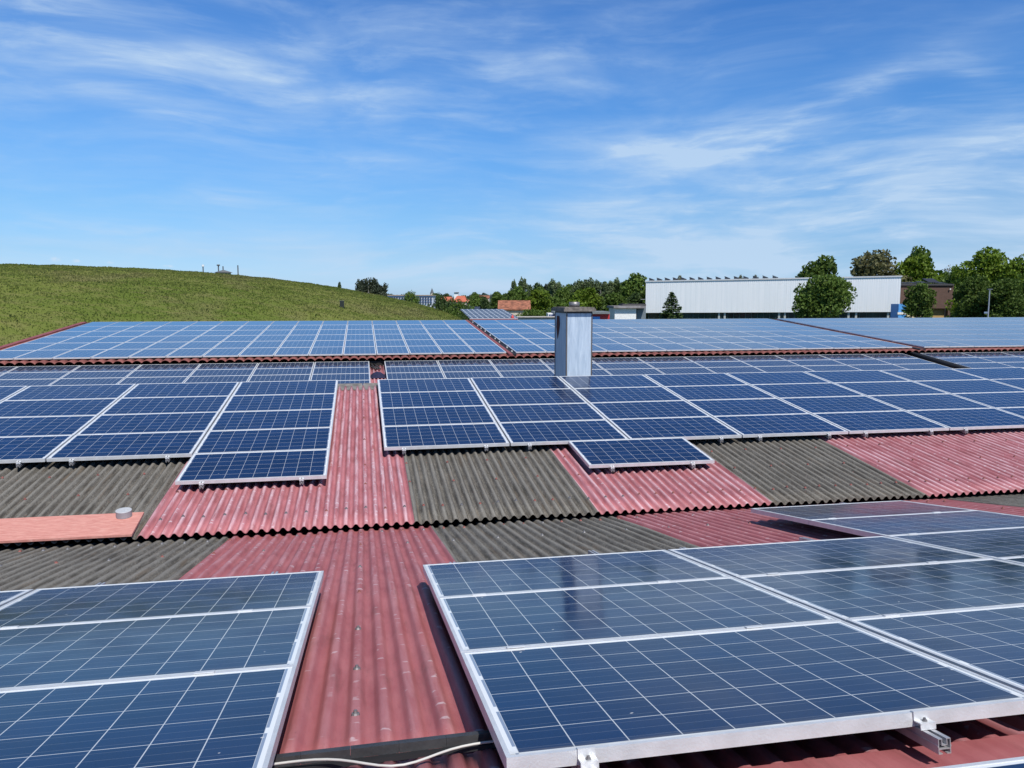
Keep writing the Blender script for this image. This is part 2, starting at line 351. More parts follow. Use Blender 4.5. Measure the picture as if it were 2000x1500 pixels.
for i in range(11):
    for j in range(5): add_panel(SC_, .6282+1.6015*i+.01, 1.584, -.827*(j+1), 'C', 'dim grey-blue solar panel, %s row from tiled eave, %s right of navy cloth' % (ORD[j], ORD[i]), 'thin gridded solar panels right of the navy cloth')
for i in range(4):
    for j in range(5): add_panel(SC_, 18.92+1.6015*i, 1.584, -.827*(j+1), 'C', 'grey-blue solar panel, %s row from tiled eave, %s right of black duct' % (ORD[j], ORD[i]), 'thin gridded solar panels right of the black duct')
RD = ['lowest', 'second', 'third', 'fourth', 'fifth', 'topmost']
for i in range(15):
    for j in range(6): add_panel(SD, 4.4523-1.006*(i+1), .99, 1.6724*j, 'D', 'pale sky-reflecting panel, %s row, %s from the right on far left roof' % (RD[j], ORD[i]), 'solar panels on the far left roof')
for i in range(14):
    for j in range(6): add_panel(SD, 4.7392+1.006*i+.008, .99, 1.6724*j, 'D', 'pale sky-reflecting panel, %s row, %s from the left on far middle roof' % (RD[j], ORD[i]), 'solar panels on the far middle roof')
for i in range(15):
    for j in range(6): add_panel(SD, 19.2861+1.006*i+.008, .99, 1.6724*j, 'D', 'pale sky-reflecting panel, %s row, %s from the left on far right roof' % (RD[j], ORD[i]), 'solar panels on the far right roof')
def visible(m, kind):
    W = 1.6 if kind != 'D' else .99; H = {'A': 1., 'C': .8, 'D': 1.65}[kind]
    for lx in (-W/2, 0, W/2):
        for ly in (0, H/2, H):
            p = m @ Vector((lx, ly, 0)); X, Y, Z = p.x, p.y, p.z-HC
            d = (X*sin(YAW)+Y*cos(YAW))*cos(PIT)-Z*sin(PIT)
            if d <= 0: continue
            a = (X*cos(YAW)-Y*sin(YAW))/d*F+1000; b = 750-F*((X*sin(YAW)+Y*cos(YAW))*sin(PIT)+Z*cos(PIT))/d
            lim = 765 if X < .7 else 740
            if 0 <= a <= 2000 and b <= 1500 and (kind != 'C' or b < lim): return True
    return False
PAN.sort(key=lambda t: -t[0])
nobj = 0; rest = []
for area, m, kind, label, group in PAN:
    vis = kind == 'A' or visible(m, kind)
    if not vis:
        if kind == 'D': rest.append((m, kind))
        continue
    if nobj < 298:
        nobj += 1
        jit = Matrix.Rotation(random.gauss(0, .0012), 4, 'X') @ Matrix.Rotation(random.gauss(0, .0012), 4, 'Y')
        o = empty('solar_module', (0, 0, 0), label, 'solar panel', group); o.matrix_world = m @ jit
        fm, gm, lip = PM[kind]
        f = link('frame', fm, o); g = link('glass', gm, o); g.location = (0, lip, -.002)
    else: rest.append((m, kind))
fa = MB()                                   # the farthest panels, beyond the first 298
for m, kind in rest:
    W, H = (.99, 1.65) if kind == 'D' else (1.584, .814)
    base = len(fa.v)
    sub = MB(); lip = .014; d = .04
    sub.box(-W/2, W/2, 0, lip, -d, 0); sub.box(-W/2, W/2, H-lip, H, -d, 0); sub.box(-W/2, -W/2+lip, lip, H-lip, -d, 0); sub.box(W/2-lip, W/2, lip, H-lip, -d, 0)
    sub.box(-W/2+lip, W/2-lip, lip, H-lip, -.007, -.002, 1)
    fa.v += [tuple(m @ Vector(p)) for p in sub.v]; fa.f += [tuple(base+i for i in q) for q in sub.f]; fa.mi += sub.mi
M['cell_far'] = plain('far_cells', (.014, .045, .115), .10, 0, .12, .7)
if rest: tag(fa.build('solar_panels', [M['alu'], M['cell_far']]), 'pale blue mass of the farthest and smallest solar panels at the top of far roofs', 'solar panels', None, 'stuff')

# ------------------------------------------------------------ roof sheets
def wave(x, pitch, amp, phase=0.):
    p = (x/pitch+phase) % 1.0
    if phase == .5: return amp*max(-.55, min(.55, cos(2*PI*p)))*1.4
    if pitch > .2: return amp*(2*abs(cos(PI*p))**.55-1)
    c = cos(2*PI*p)
    return amp*math.copysign(abs(c)**.75, c)
def sheet(sl, x0, x1, v0, v1, off, pitch, amp, material, parent, name='roof_sheet', label=None, seg=10, rows=7, lip=.008, sag=.004, lipv=True, tilt=0., phase=0.):
    nx = max(2, int((x1-x0)/pitch*seg)); xs = np.linspace(x0, x1, nx+1); vs_ = np.linspace(v0, v1, rows+1)
    zc = np.array([wave(x, pitch, amp, phase) for x in xs]); V = []
    for k, v in enumerate(vs_):
        wob = [noise.noise(Vector((x*1.3, v*1.1, off*9)))*sag for x in xs] if sag else [0]*len(xs)
        for x, z, q in zip(xs, zc, wob): V.append((x-(x0+x1)/2, v-v0, z+q+tilt*(v-v0)))
    n = nx+1; i = np.arange(rows)[:, None]*n+np.arange(nx)[None, :]; i = i.ravel()
    Q = np.stack([i, i+1, i+n+1, i+n], 1)
    if lip:
        b = len(V); V += [(a[0], a[1]+.0005, a[2]-lip) for a in V[:n]]
        k = np.arange(nx); Q = np.concatenate([Q, np.stack([b+k, b+k+1, k+1, k], 1)])
        b2 = len(V); top0 = rows*n; V += [(a[0], a[1], a[2]-lip) for a in V[top0:top0+n]]
        Q = np.concatenate([Q, np.stack([top0+k, top0+k+1, b2+k+1, b2+k], 1)])
    me = npmesh(name, np.array(V), Q, material, None, True)
    o = link(name, me, parent, sl.mat((x0+x1)/2, v0, off))
    if label: o['label'] = label
    return o
def P(x, y, z): return (x, y, z+HC)

wh = empty('warehouse', (0, 0, 0), 'long warehouse with patched red and grey corrugated roof under the solar panels', 'building')
PITCH, AMP = .103, .020
# slope falling away from the camera down to the valley (sheets meet at seams, later ones lap over)
segA = [(-14, -5.4, 'grey'), (-5.4, -3.4, 'grey'), (-3.4, -1.35, 'grey'), (-1.35, .64, 'red'), (.64, 2.66, 'grey'), (2.66, 4.75, 'red'), (4.75, 6.75, 'red'), (6.75, 9.6, 'grey'), (9.6, 14, 'grey'), (14, 26, 'red')]
for k, (a, b, c) in enumerate(segA):
    if -5.5 < a < 7: sheet(SA, a, b+.02, SA.v(.6), SA.v(2.36), CR+.0035*(k % 2)+.002, PITCH, .019, M['crimson'], wh, label='dusty red corrugated roof sheet', sag=.008, rows=8, phase=.5, lip=.005)
    sheet(SA, a, b+.02, SA.v(2.33 if -5.5 < a < 7 else .6), SA.v(8.33), CR+.0035*(k % 2)-.008, PITCH, .019, M['crimson' if c == 'red' else c], wh, label='%s corrugated roof sheet' % ('dusty red' if c == 'red' else 'lichen grey'), sag=.010, rows=22, phase=.5)
segB = [(-14, -6.2, 'grey'), (-6.2, -4.2, 'grey'), (-4.2, -2.2, 'grey'), (-2.2, .475, 'red'), (.475, 2.47, 'grey'), (2.47, 4.5, 'red'), (4.5, 6.55, 'grey'), (6.55, 10.6, 'red'), (10.6, 14.6, 'grey'), (14.6, 26, 'red')]
for k, (a, b, c) in enumerate(segB):
    sheet(SB, a, b+.02, SB.v(7.96), SB.v(14.22), CR+.0035*(k % 2)+.016, PITCH, AMP, M[c], wh, label='%s corrugated roof sheet' % ('pinkish red' if c == 'red' else 'weathered grey'), sag=.007, rows=18, seg=10 if a < 10 else 6)
m_ = MB()                                   # valley gutter under the meeting of the two slopes
m_.box(-14, 26, 7.80, 8.75, HC-2.62, HC-2.58); m_.box(-14, 26, 8.75, 8.78, HC-2.62, HC-2.42); m_.build('valley_gutter', M['gutter'], wh)
# ridge cap and the falling back slope
m_ = MB(); pr = [(13.98, -1.585), (14.20, -1.535), (14.27, -1.505), (14.34, -1.535), (14.60, -1.60)]
for (y0, z0), (y1, z1) in zip(pr, pr[1:]):
    for x in np.arange(-14, 26, 2.0): m_.hexa([P(x, y0, z0-.012), P(x+1.985, y0, z0-.012), P(x+1.985, y1, z1-.012), P(x, y1, z1-.012)], [P(x, y0, z0), P(x+1.985, y0, z0), P(x+1.985, y1, z1), P(x, y1, z1)])
M['cap'] = plain('weathered_ridge_cap', (.16, .15, .14), .85, 0, .35, 8)
m_.build('ridge_cap', M['cap'], wh)
SBb = Slope(14.42, -1.60, -.1635)
sheet(SBb, -14, 26, 0, 4.55, -.005, PITCH, AMP, M['grey'], wh, rows=2, seg=5, label='grey corrugated back slope')
# slope rising behind (thin gridded panels)
vC0, vC1 = -4.9, SC_.v(24.15)
for a, b, c in ((-14, -6, 'red'), (-6, .12, 'grey'), (.12, .72, 'red'), (.72, 9, 'grey'), (9, 18.3, 'red'), (18.3, 26, 'grey')):
    sheet(SC_, a, b+.02, vC0, vC1, CR, PITCH, AMP, M[c], wh, rows=3, seg=6)
m_ = MB(); m_.box(-14, 26, 18.75, 19.25, HC-2.72, HC-2.66); m_.build('valley_gutter', M['gutter'], wh)
# ridge flashing in front of the near right block
fl = MB(); fl.box(-2.45, 2.45, 0, 1.05, -.006, 0)
fo = fl.build('ridge_flashing', M['crimson'], wh, mat=SA.mat(3.2, SA.v(.95), CR+.024)); fo['label'] = 'smooth dusty red flashing'
# walls of the warehouse
m_ = MB(); ZA0 = -.95
def wallseg(mb, x, th, prof, zb=-HC):
    for (y0, z0), (y1, z1) in zip(prof, prof[1:]):
        mb.hexa([P(x, y0, zb), P(x+th, y0, zb), P(x+th, y1, zb), P(x, y1, zb)], [P(x, y0, z0), P(x+th, y0, z0), P(x+th, y1, z1), P(x, y1, z1)])
prof = [(-6, -1.85-.35), (.4, -1.35), (8.25, -2.62), (14.3, -1.80), (18.95, -2.75), (23.85, -2.3)]
wallseg(m_, -14, .25, prof); wallseg(m_, 25.75, .25, prof)
m_.box(-13.75, 25.75, -6, -5.75, 0, HC-2.3); m_.build('wall', M['wall'], wh)
m_ = MB(); m_.quad(P(-14, -6.2, -2.1), P(26, -6.2, -2.1), P(26, .62, -1.12), P(-14, .62, -1.12)); m_.build('roof_sheet', M['red'], wh)
# unseen dark deck, added under the sheets to block light from below
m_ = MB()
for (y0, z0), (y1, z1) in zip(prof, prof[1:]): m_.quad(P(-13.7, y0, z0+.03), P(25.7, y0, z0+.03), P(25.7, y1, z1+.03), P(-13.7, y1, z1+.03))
m_.build('light_block_deck', M['dark'], wh)

# ------------------------------------------------------------ screws
def screw_mesh():
    b = MB(); b.cyl(0, 0, -.002, .004, .013, 10, .011, 0); b.cyl(0, 0, .004, .012, .0065, 6, .0055, 0); return b.data('roof_screw', M['steel'])
scm = screw_mesh(); M['rust'] = plain('rusty_screw', (.24, .09, .075), .8, 0, .4, 40)
scr = screw_mesh(); scr.materials.clear(); scr.materials.append(M['rust'])
pts = []
for Y in (4.0, 4.9, 5.8, 6.9, 7.75):
    for k in range(-32, 66):
        X = (k+0)*PITCH
        if Y < 5.9 and not (-.25 < X < .33): continue
        if (k % 4 == 0) or (Y > 7.5 and k % 2 == 0): pts.append((SA, X, Y))
pts += [(SA, 0, 2.75), (SA, 0, 3.3)]
for Y in (8.35, 8.42, 9.1, 9.8, 10.9, 12.0, 13.1):
    for k in range(-50, 110):
        X = k*PITCH
        if Y > 10 and not (-.40 < X < .20): continue
        if k % (2 if Y == 8.35 else 5) == 0 and Y != 8.42: pts.append((SB, X, Y))
pts.sort(key=lambda p: p[1]**2+p[2]**2)
rest_s = MB()
for k, (sl, X, Y) in enumerate(pts):
    Y += random.uniform(-.03, .03); m = sl.mat(round(X/PITCH+(.5 if sl is SA else 0))*PITCH-(PITCH/2 if sl is SA else 0), sl.v(Y), CR+(.008 if sl is SA else AMP+.020)); grey = random.random() < .5
    if k < 95: link('roof_screw', scm if grey else scr, wh, m @ Matrix.Scale(1.25, 4))
    else:
        b = len(rest_s.v); rest_s.v += [tuple(m @ (v.co*1.25)) for v in scm.vertices]; rest_s.f += [tuple(b+i for i in p.vertices) for p in scm.polygons]; rest_s.mi += [0]*len(scm.polygons)
rs_ = rest_s.build('roof_screws', M['rust'], wh); rs_['kind'] = 'stuff'

# ------------------------------------------------------------ mounting rails
def rail_mesh(L):
    b = MB(); w, h, t = .040, .043, .0025
    b.box(-w/2, -w/2+t, 0, L, -h, 0); b.box(w/2-t, w/2, 0, L, -h, 0)
    b.box(-w/2+t, -.006, 0, L, -t, 0); b.box(.006, w/2-t, 0, L, -t, 0)
    b.box(-w/2+t, -.007, 0, L, -h, -h+t); b.box(.007, w/2-t, 0, L, -h, -h+t)
    b.box(-.0095, -.0070, 0, L, -.017, -t-.0002); b.box(.0070, .0095, 0, L, -.017, -t-.0002); b.box(-.0095, .0095, 0, L, -.0195, -.0172)
    b.box(-w/2+t, w/2-t, 0, L, -.030, -.0275)
    b.box(-w/2-.0015, -w/2, 0, L, -.024, -.019); b.box(w/2, w/2+.0015, 0, L, -.024, -.019)
    return b
def end_clamp_mesh():
    b = MB(); w = .025
    b.box(-w, w, -.002, .009, .0015, .0045); b.box(-w, w, -.005, -.002, -.020, .0045)
    b.box(-w, w, -.030, -.005, -.023, -.020); b.box(-w, w, -.033, -.030, -.0395, -.020)
    return b.data('end_clamp', M['alu'])
def bolt_mesh():
    b = MB(); b.cyl(0, 0, 0, .004, .0075, 14); b.cyl(0, 0, .004, .010, .005, 6, .0045); return b.data('bolt', M['steel'])
ECM, BOM = end_clamp_mesh(), bolt_mesh()
mb = MB(); mb.box(-.035, .035, -.011, .011, .001, .005); MCM = mb.data('mid_clamp', M['alu'])
mb = MB(); mb.cyl(0, 0, -.075, .0, .005, 8); mb.cyl(0, 0, -.062, -.056, .016, 12); HBM = mb.data('hanger_bolt', M['steel'])
def rail(sl, X, v0, v1, v_end, mids, label, group):
    m = sl.mat(X, v0, -.0405)
    o = empty('mounting_rail', (0, 0, 0), label, 'rail', group); o.matrix_world = m
    rail_mesh(v1-v0).build('profile', M['alu_side'], o)
    if v_end is not None:
        c = link('end_clamp', ECM, o); c.location = (0, v_end-v0, .0405)
        b = link('bolt', BOM, c); b.location = (0, -.018, -.020)
    for mv in mids:
        c = link('mid_clamp', MCM, o); c.location = (0, mv-v0, .0405)
    for q in np.arange(.28, v1-v0, 1.15):
        h = link('hanger_bolt', HBM, o); h.location = (.032, q, -.005)
def an(i): return ORD[i]
for i in range(3):
    for s, X in ((0, .347+1.67*i+.225), (1, .347+1.67*i+1.245)):
        top = 3.03 if i < 2 else 5.05
        rail(SA, X, -.14 if (i, s) != (0, 1) else -.095, top+.28+.12*s, 0, [1.008, 2.018]+([3.028, 4.038] if i == 2 else []), 'aluminium rail under foreground right block, %s of its panels, %s one' % (['left column', 'second column', 'third column'][i], ['left', 'right'][s]), 'mounting rails under the foreground right block')
        rail(SA, X+.1, -1.3, -.27, None, [], 'aluminium rail under the bottom-edge panels, %s rail of the %s panel' % (['left', 'right'][s], ORD[i]), 'mounting rails under the bottom-edge panels')
for i in range(3):
    for s, X in ((0, -.2483-1.67*(i+1)+.26), (1, -.2483-1.67*i-.35)):
        rail(SA, X, -.14, 3.04+.32, .01, [1.018, 2.028], 'aluminium rail poking out above foreground left block, %s rail of %s panel from walkway' % (['left', 'right'][s], ORD[i]), 'mounting rails under the foreground left block')
for i in range(4):
    for s, X in ((0, -.4182-1.6695*(i+1)+.28), (1, -.4182-1.6695*i-.30)):
        v0 = .023-1.0123 if i == 0 else .023
        rail(SB, X, v0-.045, 4.13, v0, [v0+1.0093+1.0123*k for k in range(4 if i == 0 else 3)], 'aluminium rail under middle slope panels, %s rail of %s column left of strip' % (['left', 'right'][s], ORD[i]), 'mounting rails left of the red strip')
for i in range(9):
    for s, X in ((0, .2433+1.6695*i+.26), (1, .2433+1.6695*i+1.34)):
        rail(SB, X, -.045, 4.10, 0, [1.0093+1.0123*k for k in range(3)], 'aluminium rail under middle slope panels, %s rail of %s column right of strip' % (['left', 'right'][s], ORD[i]), 'mounting rails right of the red strip')
for s, X in ((0, 3.0), (1, 4.06)): rail(SB, X, -1.06, -.02, -1.0123, [], 'short aluminium rail under the %s end of the single low panel' % ['left', 'right'][s], 'rails of the single low panel')

# ------------------------------------------------------------ things lying on the roof
m_ = MB(); m_.prism([(0, 0), (1.75, 0), (1.72, .575), (0, .575)], 0, .022)
def board_mat():
    m, t, p = mat('weathered_red_plywood'); tc = t.new('ShaderNodeTexCoord'); ob = tc.outputs['Object']
    n = t.noise(t.scale(ob, (2, 9, 1)), 4, 7, .7); c = t.mix(t.ramp(n, .38, .62), (.50, .20, .165), (.60, .28, .23))
    c = t.mix(t.ramp(t.noise(t.scale(ob, (2, 24, 1)), 5, 4, .6), .55, .70, 0, .6), c, (.70, .47, .38)); t.l.new(c, p.inputs['Base Color']); p.inputs['Roughness'].default_value = .85
    return m
o = m_.build('plywood_board', board_mat(), mat=SB.mat(-3.98, SB.v(7.93), -.113, 0)); tag(o, 'long weathered pinkish plywood board lying across grey corrugated sheets', 'board')
t_ = empty('metal_tin', (0, 0, 0), 'small round silver tin standing on the end of the plywood board', 'tin'); t_.matrix_world = SB.mat(-2.425, SB.v(8.40), -.089)
b = MB(); b.cyl(0, 0, 0, .062, .075, 28); b.build('body', plain('tin_side', (.30, .31, .33), .5, .2), t_)
b = MB(); b.cyl(0, 0, .0625, .068, .077, 28, .075); b.cyl(.02, .01, .068, .073, .018, 12); b.cyl(-.035, -.02, .068, .071, .007, 8); b.build('lid', plain('tin_lid', (.50, .51, .52), .5, .1), t_)
ct = empty('cable_tray', (0, 0, 0), 'dark grey cable tray crossing the red walkway at bottom between the blocks', 'cable tray'); ct.matrix_world = SA.mat(.055, SA.v(2.335), CR+.02, .03)
b = MB()
for k in range(5): b.box(-.41+.147*k, -.41+.147*k+.1462, -.012, .012, .012, .040); b.box(-.41+.147*k, -.41+.147*k+.1462, .0125, .026, .030, .036)
b.build('cover', M['tray'], ct)
b = MB(); b.box(-.45, .45, -.034, -.0125, -.002, .012); b.build('base_channel', M['black'], ct)
b = MB(); pts_ = []
for k in range(25):
    u = k/24; pts_.append((-.44+.88*u, -.045-.075*math.exp(-((u-.52)/.17)**2)-.004*sin(9*u), .034+.006*sin(5*u)-.02*math.exp(-((u-.52)/.17)**2)))
b.tube(pts_, .0040, 8); o = b.build('cable', M['cable'], None, True, SA.mat(.055, SA.v(2.335), CR+.02, .03)); tag(o, 'thin off-white cable sagging in front of the dark cable tray', 'cable')
# navy cloth and dark conduits in the gap of the rear slope
V = []; n = 20
for j in range(n+1):
    for i in range(n+1):
        u = i/n-.5; v = j/n-.5; r = math.hypot(u*2, v*2)
        z = .13*max(0, 1-r*r)**1.1+.03*noise.noise(Vector((u*6, v*6, 1)))*max(0, 1.2-r); V.append((u*.46*(1+.2*noise.noise(Vector((u*3, v*3, 5)))), v*.5, max(.001, z)))
i = (np.arange(n)[:, None]*(n+1)+np.arange(n)[None, :]).ravel()
o = link('cloth', npmesh('cloth', np.array(V), np.stack([i, i+1, i+n+2, i+n+1], 1), M['navy'], None, True), None, SC_.mat(.41, SC_.v(22.45), CR+.018)); tag(o, 'crumpled dark navy cloth lying on the red gap between rear panels', 'cloth')
b = MB()
for k in range(3): b.tube([(0.02+.10*k, 0, .03), (.05+.11*k, -.35, .05), (.14+.10*k, -.45-.06*k, .03), (.26+.06*k, -.66, .02)], .022, 8)
o = b.build('conduit', M['tray'], None, True, SC_.mat(.12, SC_.v(23.95), CR+.03)); tag(o, 'dark bundle of conduits hanging out under the tiled eave', 'conduit')
b = MB(); b.tube([(0, 0, 0), (0, -2.2, 0), (0, -5, 0)], .085, 12); o = b.build('duct', M['black'], None, True, SC_.mat(18.60, SC_.v(24.1), -.02)); tag(o, 'thick black duct running down between rear panel blocks at right', 'duct')

# ------------------------------------------------------------ chimney
ch = empty('chimney', (4.56, 16.7, 0), 'square metal-clad chimney with concrete cap and short flue', 'chimney')
x0, x1, y0, y1, zb, zt = -.28, .275, -.5, .5, HC-2.35, HC-.262
b = MB(); ins = .028; e = .012
# cladding: four faces, each broken into four triangles meeting in a raised centre (the X crease)
def xface(a, b_, c, d, nrm, mb):
    a, b_, c, d = map(Vector, (a, b_, c, d)); mid = (a+b_+c+d)/4+Vector(nrm)*.016
    for p, q in ((a, b_), (b_, c), (c, d), (d, a)): mb.poly([p, q, mid])
xface((x0, y0, zb), (x1, y0, zb), (x1, y0, zt-.04), (x0, y0, zt-.04), (0, -1, 0), b)
xface((x0, y1, zb), (x0, y0, zb), (x0, y0, zt-.04), (x0, y1, zt-.04), (-1, 0, 0), b)
xface((x1, y0, zb), (x1, y1, zb), (x1, y1, zt-.04), (x1, y0, zt-.04), (1, 0, 0), b)
xface((x1, y1, zb), (x0, y1, zb), (x0, y1, zt-.04), (x1, y1, zt-.04), (0, 1, 0), b)
def galv_mat():
    m, t, p = mat('galvanised_cladding'); tc = t.new('ShaderNodeTexCoord'); ob = tc.outputs['Object']
    n = t.noise(t.scale(ob, (9, 9, .9)), 2.0, 6, .65, .6); c = t.mix(t.ramp(n, .3, .7), (.36, .45, .56), (.54, .63, .73)); t.l.new(c, p.inputs['Base Color'])
    p.inputs['Metallic'].default_value = .1; t.l.new(t.ramp(n, .3, .7, .6, .48), p.inputs['Roughness'])
    return m
b.build('cladding', galv_mat(), ch)
b = MB()
for (cx, cy) in ((x0, y0), (x1, y0), (x1, y1), (x0, y1)):
    b.box(cx-.012, cx+.012, cy-.012, cy+.012, zb, zt-.03)
b.build('corner_trim', plain('brown_trim', (.10, .085, .08), .6), ch)
b = MB(); b.box(x0-.008, x1+.008, y0-.008, y1+.008, zt-.04, zt); b.build('cap_shadow_band', M['tray'], ch)  # dark band built in as the cap's shadow on the cladding
b = MB(); m0 = [(x0-.085, y0-.085), (x1+.065, y0-.085), (x1+.065, y1+.07), (x0-.085, y1+.07)]; b.prism(m0, zt, zt+.058); b.prism([(x*.93, y*.95) for x, y in m0], zt+.058, zt+.088); b.build('cap', M['concrete'], ch)
b = MB(); b.cyl(0.02, 0, zt+.088, zt+.20, .115, 28); f_ = b.build('flue', M['steel'], ch, True)
b = MB(); b.cyl(.02, 0, zt+.2005, zt+.204, .097, 24); b.build('flue_opening', M['black'], f_)
b = MB(); b.prism([(0, 0), (.10, .02), (.16, .16), (.15, .30), (.06, .38), (.02, .3)], 0, .004); o = b.build('rust_stain', plain('rust_patch', (.10, .02, .015), .9), ch)
b.v = [(x0-.022, y1-.06-p[0]*3.2, zt-.10-(.6-(.6 if p[1] > .5 else p[1]*1.4))) for p in b.v]; o.data.clear_geometry(); o.data.from_pydata([(x0-.014-(.004 if k >= 6 else 0), y1-.10-q[0]*2.0, zt-.62+q[1]*1.35) for k, q in enumerate([(.08, 0), (.13, .10), (.17, .25), (.14, .38), (.05, .38), (.03, .2)]*2)], [], [(6, 7, 8, 9, 10, 11), (5, 4, 3, 2, 1, 0)]+[(i, (i+1) % 6, 6+(i+1) % 6, 6+i) for i in range(6)])

# ------------------------------------------------------------ far roof (tile-profile sheets)
fh = empty('long_hall', (0, 0, 0), 'low hall whose far roofs are covered in pale panels above red tile edge', 'building')
TP, TA = .253, .045
def ztile(v): return -.115
for a, b_ in ((-11.15, 4.62), (4.62, 19.06), (19.06, 40)):
    sheet(SD, a, b_, SD.v(23.86), SD.v(24.25), -.105, TP, TA, M['tile'], fh, name='roof_sheet', seg=12, rows=1, lip=.016, sag=.004)
    sheet(SD, a, b_, SD.v(24.20), 10.35, -.100, TP, TA, M['tile'], fh, seg=8, rows=2, lip=.016, sag=0)
m_ = MB(); m_.box(-11.1, 40, 23.98, 24.02, HC-2.9, HC-1.86); m_.build('fascia', M['dark'], fh)  # near-black sheet stands in for the shaded gap beneath the tile eave
m_ = MB(); m_.box(-11.1, 40, 24.021, 24.2, 0, HC-1.90); wallseg(m_, -11.1, .2, [(24.2, -1.88), (34.4, -1.13), (45, -1.9)]); wallseg(m_, 39.8, .2, [(24.2, -1.88), (34.4, -1.13), (45, -1.9)]); m_.box(-11.1, 40, 45, 45.2, 0, HC-1.9); m_.build('wall', M['wall'], fh)
# left verge, gap trims, ridge and rear slope
b = MB(); b.box(-.10, .10, SD.v(23.86), 10.35, -.10, .03); b.build('verge_trim', M['redtrim'], fh, mat=SD.mat(-11.12+.08, 0, -.06)); 
b = MB(); b.box(-.055, .055, SD.v(23.86), 10.3, -.07, 0); b.build('verge_trim', M['redtrim'], fh, mat=SD.mat(4.53, 0, -.02))
b = MB(); b.box(-.055, .055, SD.v(23.95), 10.3, -.06, 0); b.build('gap_seal', M['black'], fh, mat=SD.mat(4.655, 0, -.03))
b = MB(); b.box(-.12, .12, SD.v(23.90), 10.3, -.06, 0); b.build('gap_seal', M['black'], fh, mat=SD.mat(19.02, 0, -.05))
b = MB()
for k in range(9):
    q = MB(); q.cyl(0, 0, 0, .05, .028, 10, .02); c_ = q.build('gap_clip', M['cable'], fh, mat=SD.mat(4.655+.012*(k % 2), .1+1.12*k+random.uniform(-.2, .2), -.028))
m_ = MB(); m_.quad(P(-11.1, 34.55, -1.03), P(40, 34.55, -1.03), P(40, 45.3, -1.85), P(-11.1, 45.3, -1.85)); m_.build('rear_slope', M['tile'], fh)
m_ = MB(); m_.box(-11.15, 40, 34.30, 34.60, HC-1.06, HC-1.0); m_.build('ridge_cap', M['redtrim'], fh)

# ------------------------------------------------------------ ground, road, hill
def ground_mat():
    m, t, p = mat('ground_grass'); tc = t.new('ShaderNodeTexCoord'); ob = tc.outputs['Object']
    c = t.mix(t.ramp(t.noise(ob, .03, 5), .35, .65), (.055, .080, .025), (.09, .10, .045)); c = t.mix(t.ramp(t.noise(ob, .9, 4), .4, .7, 0, .6), c, (.05, .07, .02)); t.l.new(c, p.inputs['Base Color']); p.inputs['Roughness'].default_value = 1; p.inputs['Specular IOR Level'].default_value = .1
    return m
m_ = MB(); m_.quad((-4000, -1500, 0), (4000, -1500, 0), (4000, 6000, 0), (-4000, 6000, 0)); tag(m_.build('ground', ground_mat()), 'flat grassy ground around the halls reaching to the horizon', 'ground', None, 'structure')
M['asphalt'] = plain('asphalt', (.055, .055, .056), .9, 0, .2, .5)
m_ = MB(); m_.quad((15, 60, .004), (130, 60, .004), (130, 125, .004), (15, 125, .004)); tag(m_.build('road', M['asphalt']), 'grey asphalt yard in front of the white hall', 'road', None, 'structure')
HP = (-46.247, 126.768, 74.301, 92.027, 11.935, 2.549, -.295)
def hill_h(X, Y):
    cx, cy, a, b, h, e, rot = HP; c, s = cos(rot), sin(rot); dx, dy = X-cx, Y-cy
    q = np.sqrt(((dx*c+dy*s)/a)**2+((-dx*s+dy*c)/b)**2)
    return h*(1-q**e)
def bumps(X, Y): return .12*np.sin(X*.9+1.3*np.sin(Y*.33))*np.sin(Y*.7+X*.21)+.08*np.sin(X*2.3+Y*.4)*np.sin(Y*1.9-X*.7)
xs = np.arange(-135, 40, .9); ys = np.arange(25.4, 230, .9); XX, YY = np.meshgrid(xs, ys); ZZ = hill_h(XX, YY)+bumps(XX, YY)*.6; ZZ = np.maximum(ZZ, -1.5)
ZZ = np.where((XX > -11.4) & (YY < 46), np.minimum(ZZ, -.3), ZZ)
n = len(xs); i = (np.arange(len(ys)-1)[:, None]*n+np.arange(n-1)[None, :]).ravel(); Q = np.stack([i, i+1, i+n+1, i+n], 1)
zq = ZZ.ravel()[Q].max(1); Q = Q[zq > -.4]
def grass_col(t, ob, k=1.):
    a = t.noise(ob, .06, 5, .6); b = t.noise(t.scale(ob, (.35, .8, 1)), 1., 6, .7); d = t.noise(ob, 2.2, 5, .75)
    c = t.mix(t.ramp(a, .35, .65), (.125*k, .172*k, .032*k), (.178*k, .208*k, .050*k))
    c = t.mix(t.ramp(b, .42, .68, 0, .85), c, (.215*k, .210*k, .075*k))
    c = t.mix(t.ramp(d, .48, .7, 0, .7), c, (.115*k, .150*k, .030*k))
    c = t.mix(t.ramp(t.noise(t.scale(ob, (1, .45, 1)), .11, 3, .5), .52, .66, 0, .5), c, (.20*k, .175*k, .085*k))
    return c
def hill_mat():
    m, t, p = mat('hill_grass'); tc = t.new('ShaderNodeTexCoord'); ob = tc.outputs['Object']
    t.l.new(grass_col(t, ob, .80), p.inputs['Base Color']); p.inputs['Roughness'].default_value = 1; p.inputs['Specular IOR Level'].default_value = .05
    b = t.new('ShaderNodeBump'); b.inputs['Strength'].default_value = .55; b.inputs['Distance'].default_value = .3
    t.l.new(t.noise(ob, 1.6, 6, .7), b.inputs['Height']); t.l.new(b.outputs[0], p.inputs['Normal'])
    return m
hl = link('hill', npmesh('hill', np.stack([XX.ravel(), YY.ravel(), ZZ.ravel()], 1), Q, hill_mat(), None, True)); tag(hl, 'broad grassy mound rising behind the far left roof', 'hill', None, 'structure')
